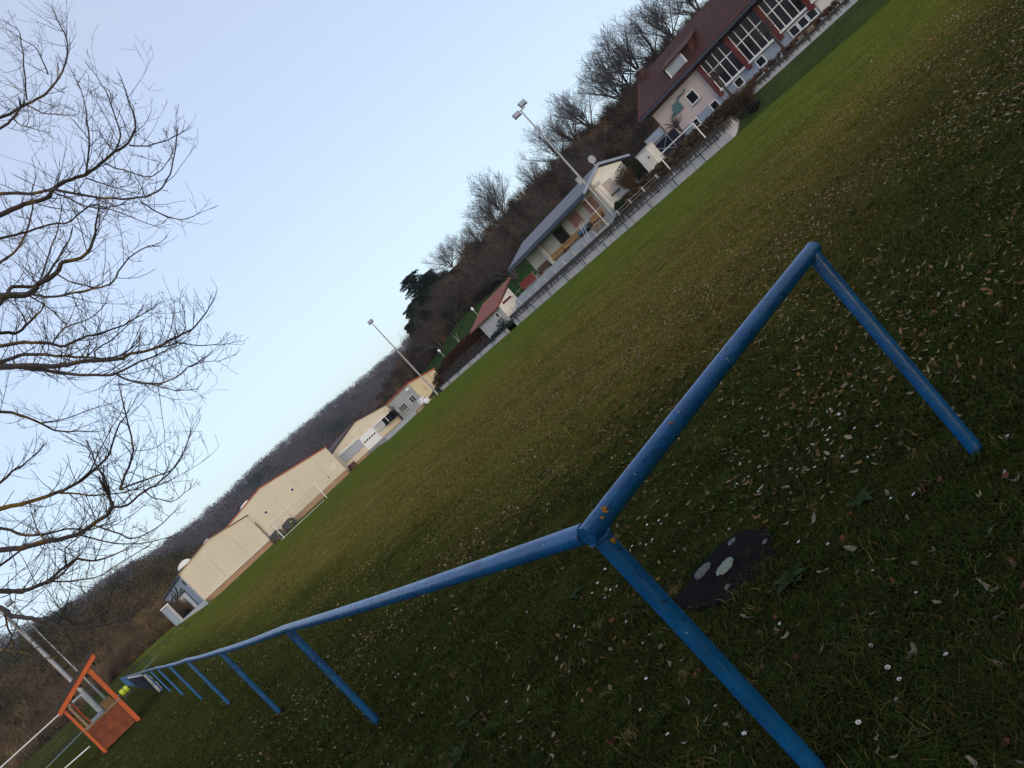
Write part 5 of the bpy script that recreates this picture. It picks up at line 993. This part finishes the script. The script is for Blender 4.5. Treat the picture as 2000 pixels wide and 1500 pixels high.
for i, (a, s_, tan_, W, lb) in enumerate(ev):
    p = at_az(a, s_); H = EYE + math.hypot(p[0], p[1]) * tan_ - p[2]
    evergreen('evergreen_tree', lb, 'tree', 70 + i, max(H, 4), W, p, (.016, .030, .018), 'evergreens on the ridge', .3, 3600, .24)
b1 = bare_tree('birch_tree', 'slender bare birch with a pale trunk on the meadow behind the hedge', 'tree', 12, 6, .09, (61.5, 98, 2.2), 4, None, .16, .02, ('bark_pale', 'twig_far'), (2, 2), .42)

def pollard(label, x, y, z, h, R_, K, seed):
    t = thing('pollard_tree', label, 'tree', (x, y, z), 'pollarded trees in front of the houses'); Q = random.Random(seed)
    MB().tube([(x, y, z - .2), (x + .05, y, z + h * .5), (x, y, z + h)], [.14, .11, .15], 8).build('trunk', 'bark_far', t)
    k_ = MB().blob((x, y, z + h + .05), (.26, .26, .22), seed, 6, .5).build('knob', 'bark_far', t); S = []
    for q in range(K):
        d = Vector((Q.gauss(0, 1), Q.gauss(0, 1), Q.uniform(-.1, 1.6))).normalized(); p = Vector((x, y, z + h)); L_ = R_ * Q.uniform(.6, 1.05)
        for i in range(3):
            d = (d + Vector((Q.uniform(-1, 1), Q.uniform(-1, 1), Q.uniform(-.5, 1))) * .12).normalized(); e = p + d * L_ / 3; S.append((*p, *e, .022 - .005 * i, .017 - .005 * i)); p = e
    V, F = seg_mesh(S, 3); np_obj('crown', V, F, 'twig_far', t)
pollard('pollarded tree with a brush head before the pink house wall left of the goal', 58.6, 42.6, 2.4, 1.5, 1.25, 90, 2)
pollard('pollarded tree before the first red column of the glazed house', 58.8, 37.0, 2.2, 2.2, 1.2, 80, 4)
pollard('pollarded tree before the second red column of the glazed house', 59, 31.4, 2.0, 2.2, 1.2, 80, 5)
def bush(name, label, cat, c, rx, rz, K, cols, seed, stem=True, quad=None):
    t = thing(name, label, cat, c); C = np.array([c])
    if stem:
        V, F, cl = stem_mesh(np.repeat(C, 6, 0) + nrg.normal(0, rx * .25, (6, 3)) * [1, 1, 0], K, rz, rx / rz, .03, np.array([cols] * 6), 5, .5); np_obj('crown', V, F, 'foliage', t, cl)
    else:
        V, F, cl = clump_mesh(C, K, rx, rz, quad or .12, np.array([cols]), .6, .5); np_obj('crown', V, F, 'foliage', t, cl)
    MB().cyl(c, (c[0], c[1], c[2] + rz * .5), .07, 6).build('trunk', 'bark_far', t)
bush('evergreen_bush', 'large black green evergreen bush at the right of the clubhouse gable', 'bush', (57.6, 49.3, 2.2), 1.5, 2.8, 5200, (.010, .016, .009), 1, False, .07)
bush('pollard_bush', 'brown twiggy bush standing in front of the dark evergreen', 'bush', (56.4, 48.9, 2.3), 1.25, 2.4, 80, (.075, .048, .03), 2)
bush('brown_bush', 'round brown leafless bush at the end of the streaked wall', 'bush', (55.6, 35.0, .7), 1.3, 2.2, 130, (.062, .042, .026), 3)
bush('dark_bush', 'low dark bush on the grass bank at the foot of the brown bush', 'bush', (54.8, 33.6, .3), .8, .9, 60, (.02, .018, .014), 4)
hg = thing('beech_hedge', 'long dark red brown beech hedge behind the low panelled wall', 'hedge', (55.8, 89, .6))
N = 7500; y = nrg.uniform(80.8, 99.5, N); x = nrg.uniform(54.2, 57.4, N); zt = np.interp(y, [80, 84, 92, 97, 99.5], [2.7, 3.15, 3.1, 2.4, 1.5]); z = .4 + (zt - .4) * nrg.random(N) ** .55
C = np.c_[x, y, z]; cc = np.array([[.050, .022, .015]]) * (.5 + .9 * nrg.random((N, 1))); V, F, c = clump_mesh(C, 4, .22, .3, .10, cc, .35, .6); np_obj('foliage', V, F, 'foliage', hg, c)
m = MB()
for k in range(24): m.cyl((55.8 + rnd.uniform(-.4, .4), 81.2 + k * .76, .4), (55.8, 81.2 + k * .76, 2.0), .05, 5)
m.box(54.6, 57.0, 81.2, 97, .4, 1.9)
m.build('stems', 'bark_far', hg)
bush('ivy_bush', 'dark straggling ivy at the near corner of the white hut wall', 'bush', (53.8, 75.4, .3), .9, 1.7, 800, (.018, .024, .014), 8, False, .1)
bush('ivy_bush', 'low dark ivy along the foot of the white hut wall, left of the other', 'bush', (53.75, 77.7, .2), 1.2, 1.1, 800, (.018, .024, .014), 9, False, .1)

# ------------------------------------------------------------------ turf near the camera: blades, leaves, daisies, rosettes
def sample(N, d0, d1, pw, mx=.70, my=.54):
    """points on the ground inside the picture, distance d0..d1 with weight d^-pw"""
    out = []
    while len(out) < N:
        u = nrg.random(N * 3); d = (d0 ** (1 - pw) + u * (d1 ** (1 - pw) - d0 ** (1 - pw))) ** (1 / (1 - pw)); a = np.radians(nrg.uniform(-14, 92, N * 3))
        X, Y = d * np.sin(a), d * np.cos(a); D = X * fw.x + Y * fw.y - EYE * fw.z * 1; D = X * fw.x + Y * fw.y + (0 - EYE) * fw.z
        px = (X * cx.x + Y * cx.y - EYE * cx.z) / D; py = (X * cy.x + Y * cy.y - EYE * cy.z) / D
        ok = (D > .2) & (np.abs(px) < mx) & (np.abs(py) < my) & (X < 52)
        out += list(zip(X[ok], Y[ok]))
    return np.array(out[:N])
def belt(P_): return np.clip(smooth(2.2, 6, P_[:, 0] + 1.5 * np.sin(P_[:, 1] * .9)) * (1 - smooth(14, 24, P_[:, 0])), 0, 1)
N = 560000; P_ = sample(N, 1.0, 42, 1.55, .88, .75); D = np.hypot(P_[:, 0], P_[:, 1]); kp = nrg.random(N) > smooth(12, 42, D); P_, D = P_[kp], D[kp]; N = len(P_)
ins = ((P_[:, 0] - 2.13) / .29) ** 2 + ((P_[:, 1] - 2.97) / .31) ** 2 > .95 - .9 * nrg.random(N) ** 1.6 + .25 * np.sin(P_[:, 0] * 31) * np.sin(P_[:, 1] * 27)
P_, D = P_[ins], D[ins]; N = len(P_)
tuft = .6 + .5 * np.sin(P_[:, 0] * 5.1 + 2 * np.sin(P_[:, 1] * 3.3)) * np.sin(P_[:, 1] * 4.3 + 1.7 * np.sin(P_[:, 0] * 2.7)) + .25 * nrg.random(N)
h = (.016 + .026 * nrg.random(N) ** 1.5) * np.clip(tuft, .35, 1.3) * (1 + .012 * D); wdt = (.0011 + .0009 * nrg.random(N)) * (1 + .30 * D)
ang = nrg.random(N) * 6.283; lean = .5 + .9 * nrg.random(N); dx, dy = np.cos(ang), np.sin(ang); sx, sy = -dy * wdt, dx * wdt
z0 = np.zeros(N) - .003
def pt(f, s, zf): return np.c_[P_[:, 0] + dx * lean * h * f + sx * s, P_[:, 1] + dy * lean * h * f + sy * s, z0 + h * zf]
V = np.stack([pt(0, -1, 0), pt(0, 1, 0), pt(.35, .85, .6), pt(.35, -.85, .6), pt(1.0, .15, .95), pt(1.0, -.15, .95)], 1).reshape(-1, 3); o = (np.arange(N) * 6)[:, None]
F = np.concatenate([o + np.array([[0, 1, 2, 3]]), o + np.array([[3, 2, 4, 5]])])
bl = belt(P_); u = nrg.random(N); dead = u < (.14 + .44 * bl * smooth(2.0, 7, P_[:, 1]))
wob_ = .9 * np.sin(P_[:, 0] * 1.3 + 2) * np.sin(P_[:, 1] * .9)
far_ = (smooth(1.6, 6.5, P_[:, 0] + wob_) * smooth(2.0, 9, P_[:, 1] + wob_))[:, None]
g_ = (np.array([.036, .054, .012]) * (1 - far_) + np.array([.090, .118, .019]) * far_) * (.55 + .9 * nrg.random((N, 1))); g_[:, 0] *= .8 + .8 * nrg.random(N)  # blades near the viewer are coloured darker to stand in for shade
d_ = np.where((nrg.random(N) < .5)[:, None], np.array([[.27, .18, .06]]), np.array([[.17, .098, .03]])) * (.5 + .5 * far_) * (.5 + .9 * nrg.random((N, 1)))
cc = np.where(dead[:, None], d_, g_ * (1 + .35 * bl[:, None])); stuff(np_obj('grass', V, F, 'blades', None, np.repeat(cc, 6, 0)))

# longer unmown tufts close to the viewer
N = 26000; tc = sample(900, 1.2, 9, 1.2); ti = nrg.integers(0, 900, N); T_ = tc[ti] + nrg.normal(0, .028, (N, 2))
ok = ((T_[:, 0] - 2.13) / .27) ** 2 + ((T_[:, 1] - 2.97) / .29) ** 2 > .8; T_, ti = T_[ok], ti[ok]; N = len(T_)
hh = (.024 + .034 * nrg.random(900))[ti] * (.5 + .7 * nrg.random(N)); an = nrg.random(N) * 6.283; le = .4 + 1.1 * nrg.random(N); ux, uy = np.cos(an), np.sin(an); ww_ = .0010 + .0008 * nrg.random(N) + .0004 * np.hypot(T_[:, 0], T_[:, 1]) * .6
def tp(f, s, zf): return np.c_[T_[:, 0] + ux * le * hh * f - uy * ww_ * s, T_[:, 1] + uy * le * hh * f + ux * ww_ * s, hh * zf]
V = np.stack([tp(0, -1, 0), tp(0, 1, 0), tp(.3, .9, .55), tp(.3, -.9, .55), tp(1, .12, .8), tp(1, -.12, .8)], 1).reshape(-1, 3); o = (np.arange(N) * 6)[:, None]
F = np.concatenate([o + np.array([[0, 1, 2, 3]]), o + np.array([[3, 2, 4, 5]])])
cc = np.where((nrg.random(900) < .07)[ti][:, None] | (nrg.random(N) < .10)[:, None], np.array([[.19, .14, .055]]), np.array([[.046, .072, .014]])) * (.5 + .9 * nrg.random((N, 1)))
stuff(np_obj('grass_tufts', V, F, 'blades', None, np.repeat(cc, 6, 0)))
def leaf_mesh(name, Lg, Wd, curl, twist, mat, seed):
    R = random.Random(seed); n_ = 7; V = []; F = []
    for i in range(n_ + 1):
        t = i / n_; wv = Wd * math.sin(math.pi * min(t * .93 + .06, 1)) ** .8 * .5; a = curl * (t - .5); y = Lg * (math.sin(a) / curl if abs(curl) > .01 else t - .5); z = Lg * (1 - math.cos(a)) / abs(curl) * 1.2; tw = twist * (t - .5)
        for s in (-1, 0, 1): V.append((s * wv * math.cos(tw) + R.uniform(-1, 1) * Wd * .13 + .12 * Lg * math.sin(3 * t + seed), y, z + (abs(s) * wv * .55 if curl > 0 else -abs(s) * wv * .3) + s * wv * math.sin(tw) + .004))
    for i in range(n_):
        for s in (0, 1): F.append((i * 3 + s, i * 3 + s + 1, i * 3 + s + 4, i * 3 + s + 3))
    b = MB(); b.add(V, F); b.smooth = True; return b.build(name, mat)
kinds = [('leaf_pale', 'pale curled dry leaf lying in the short grass'), ('leaf_brown', 'brown curled dry leaf lying in the short grass'), ('leaf_rust', 'small rust red dry leaf lying in the short grass')]
PL = []
for i, (mt, lb) in enumerate(kinds):
    for q in range(5):
        o_ = leaf_mesh('fallen_leaf', [.058, .050, .043][i] * (.8 + .12 * q), [.016, .021, .026][i] * [1, 1.25, .8, 1.5, 1.1][q], [2.3, 1.4, -1.7, .9, 3.0][q], [1.1, -.8, 1.6, 2.4, .3][q], mt, i * 7 + q); tag(o_, lb, 'leaf', kinds[i][0].replace('leaf_', '') + ' leaves fallen in the grass'); PL.append((i, o_))
pos = sample(306, 1.25, 7.0, 1.35); used = {}
off_slab = lambda p: ((p[0] - 2.12) / .36) ** 2 + ((p[1] - 2.95) / .42) ** 2 > 1
pos = [p for p in pos if off_slab(p)][:298]
for j, p in enumerate(pos):
    i = 0 if rnd.random() < .52 else (1 if rnd.random() < .72 else 2); cand = [o_ for k, o_ in PL if k == i]; src = cand[rnd.randrange(5)]
    if src.name not in used: o_ = src; used[src.name] = 1
    else: o_ = src.copy(); COL.objects.link(o_)
    o_.location = (p[0], p[1], .006 + .014 * rnd.random()); s = rnd.uniform(.5, 1.05); o_.scale = (s, s, s); o_.rotation_euler = (rnd.uniform(-.8, .8), rnd.uniform(-.8, .8), rnd.uniform(0, 6.28))
for k, o_ in PL:
    if o_.name not in used: bpy.data.objects.remove(o_)
# further away the leaves and clippings are a scatter nobody could count
N = 78000; P_ = sample(N, 3.5, 52, 1.05, .8, .7); D = np.hypot(P_[:, 0], P_[:, 1]); bl = belt(P_)
kp = nrg.random(N) < (.16 + .84 * np.maximum(bl, .35 * smooth(3, 8, P_[:, 0]))) * (1 - .6 * smooth(28, 52, D)) * np.clip(.35 + .9 * (np.sin(P_[:, 0] * 1.1 + 1.5 * np.sin(P_[:, 1] * .7)) * np.sin(P_[:, 1] * .8 + P_[:, 0] * .3) + .35), .1, 1); kp &= (((P_[:, 0] - 2.13) / .3) ** 2 + ((P_[:, 1] - 2.97) / .32) ** 2 > 1) & (nrg.random(len(kp)) < .4 + .6 * smooth(5, 9, D)); P_, D = P_[kp], D[kp]; N = len(P_)
ang = nrg.random(N) * 6.283; Lg = (.009 + .014 * nrg.random(N) ** 1.4) * (1 + .022 * D); wd_ = Lg * (.3 + .3 * nrg.random(N)); ux, uy = np.cos(ang), np.sin(ang); tz = nrg.uniform(-.6, .6, N)
c0 = np.c_[P_, .018 + .012 * nrg.random(N)]; A = np.c_[ux * Lg, uy * Lg, tz * Lg]; B = np.c_[-uy * wd_, ux * wd_, .5 * wd_ * nrg.uniform(-1, 1, N)]
cu = np.c_[0 * Lg, 0 * Lg, Lg * nrg.uniform(.0, .5, N)]; V = np.stack([c0 - A + cu, c0 - .35 * A - B, c0 + .45 * A - .8 * B, c0 + A + cu * .6, c0 + .3 * A + B * .9, c0 - .5 * A + .75 * B], 1).reshape(-1, 3)
F = (np.arange(N) * 6)[:, None] + np.array([[0, 1, 4, 5]]); F = np.concatenate([F, (np.arange(N) * 6)[:, None] + np.array([[1, 2, 3, 4]])])
cc = np.array([[.33, .22, .10], [.24, .14, .055], [.36, .29, .19]])[nrg.integers(0, 3, N)] * (.6 + .6 * nrg.random((N, 1))); stuff(np_obj('leaf_litter', V, F, 'blades', None, np.repeat(cc, 6, 0)))

# daisies
ds = thing('daisy', 'tiny white daisy open in the dark grass', 'daisy', (0, 0, 0), 'daisies in the foreground grass')
m = MB(); k = 14
for j in range(k):
    a0 = 6.283 * j / k; m.quad((0, 0, .03), (.010 * math.cos(a0 - .2), .010 * math.sin(a0 - .2), .032), (.0115 * math.cos(a0), .0115 * math.sin(a0), .033), (.010 * math.cos(a0 + .2), .010 * math.sin(a0 + .2), .032))
m.build('petals', 'daisy_white', ds); MB().blob((0, 0, .031), (.004, .004, .003), 1, 4, 0).build('eye', 'daisy_yellow', ds); MB().cyl((0, 0, 0), (0, 0, .03), .0009, 4).build('stem', 'stem_green', ds)
dp = list(sample(46, 1.4, 7, 1.2)); cl = [(2.95, 2.75), (2.85, 2.95), (3.2, 2.9), (2.5, 4.0), (2.7, 3.6), (2.2, 4.1)]
for q in range(58):
    c_ = cl[rnd.randrange(len(cl))]; p = (c_[0] + rnd.gauss(0, .16), c_[1] + rnd.gauss(0, .16))
    dp.append(p)
dp = [p for p in dp if off_slab(p) and in_frame((p[0], p[1], .03), 0)]
for j, p in enumerate(dp):
    t = ds if j == 0 else copy_tree(ds); s = rnd.uniform(.55, .9); t.location = (p[0], p[1], 0); t.scale = (s, s, s); t.rotation_euler = (rnd.uniform(-.4, .4), rnd.uniform(-.4, .4), rnd.random() * 6)
# broad leaved rosettes
RS = [(1.98, 2.47, .9, 'broad leaved green rosette at the near edge of the dark stone slab'), (1.15, 4.63, .9, 'broad leaved rosette left of the corner post at the bottom of the picture'), (.93, 4.4, .9, 'broad leaved rosette lowest at the bottom edge of the picture'), (2.43, 2.29, .75, 'broad leaved rosette right of the stone slab'), (2.15, 4.45, .75, 'small broad leaved rosette just left of the thick corner post')]
for q, (x, y, s, lb) in enumerate(RS):
    t = thing('plantain_rosette', lb, 'plant', (x, y, 0), 'broad leaved rosettes in the grass'); Q = random.Random(q + 3)
    for j in range(6):
        a = 6.283 * j / 6 + Q.uniform(-.3, .3); L_ = .10 * s * Q.uniform(.7, 1.15); W_ = .046 * s; el = Q.uniform(.15, .8); m = MB(); V = []
        for i in range(6):
            tt = i / 5; rr_ = L_ * tt; zz = .006 + L_ * el * tt * (1 - .55 * tt); ww = W_ * math.sin(math.pi * min(.12 + tt * .86, 1)) * .5
            for sg in (-1, 0, 1): V.append((x + rr_ * math.cos(a) - sg * ww * math.sin(a), y + rr_ * math.sin(a) + sg * ww * math.cos(a), zz + abs(sg) * ww * .35))
        m.add(V, [(i * 3 + b_, i * 3 + b_ + 1, i * 3 + b_ + 4, i * 3 + b_ + 3) for i in range(5) for b_ in (0, 1)]); m.smooth = True; m.build('leaf', 'plantain', t)
# ------------------------------------------------------------------ unseen tall evergreens added behind the camera to shade the near grass
for i, (x, y, H, W) in enumerate(((-5.5, -4.5, 10, 3.2), (-.8, -5.2, 11, 3.4), (4.0, -5.0, 10.5, 3.4), (8.5, -6.0, 11, 3.4))):
    evergreen('shade_spruce', ['spruce', 'taller spruce', 'broad spruce', 'last spruce'][i] + ' in the unseen row added for shade behind the viewpoint, ' + ['farthest left', 'second from the left', 'second from the right', 'farthest right'][i], 'tree', 90 + i, H, W, (x, y, 0), (.016, .028, .016), 'unseen spruces added for shade behind the viewpoint', .45, 1500, .36)
# ------------------------------------------------------------------ evening air over the valley
m = bpy.data.materials.new('haze_air'); m.use_nodes = True; MATS['haze_air'] = m; n, l = nt(m); n.remove(n['Principled BSDF'])
pv = n.new('ShaderNodeVolumePrincipled'); pv.inputs['Color'].default_value = (.62, .74, 1, 1); pv.inputs['Density'].default_value = .00013; pv.inputs['Anisotropy'].default_value = .0
l.new(pv.outputs[0], n['Material Output'].inputs['Volume'])
kind(MB().box(-3200, 3200, -3200, 3200, -2.5, 190).build('haze', 'haze_air'), 'stuff')
# ------------------------------------------------------------------ dark soil round the near post feet, also standing in for contact shade
for (x, y, r) in ((1.11, 1.91, .07), (2.57, 1.81, .07), (1.06, 6.3, .12), (1.0, 10.1, .12), (1.0, 14.6, .12)):
    R = random.Random(int(x * 100 + y * 10)); k = 18
    rg = [(x + r * R.uniform(.6, 1.25) * math.cos(6.283 * j / k), y + r * R.uniform(.6, 1.25) * math.sin(6.283 * j / k), .004) for j in range(k)]
    m = MB(); m.add(rg + [(x, y, .009)], [(j, (j + 1) % k, k) for j in range(k)]); m.smooth = True
    kind(m.build('soil_and_shade', 'soil_slope'), 'structure')
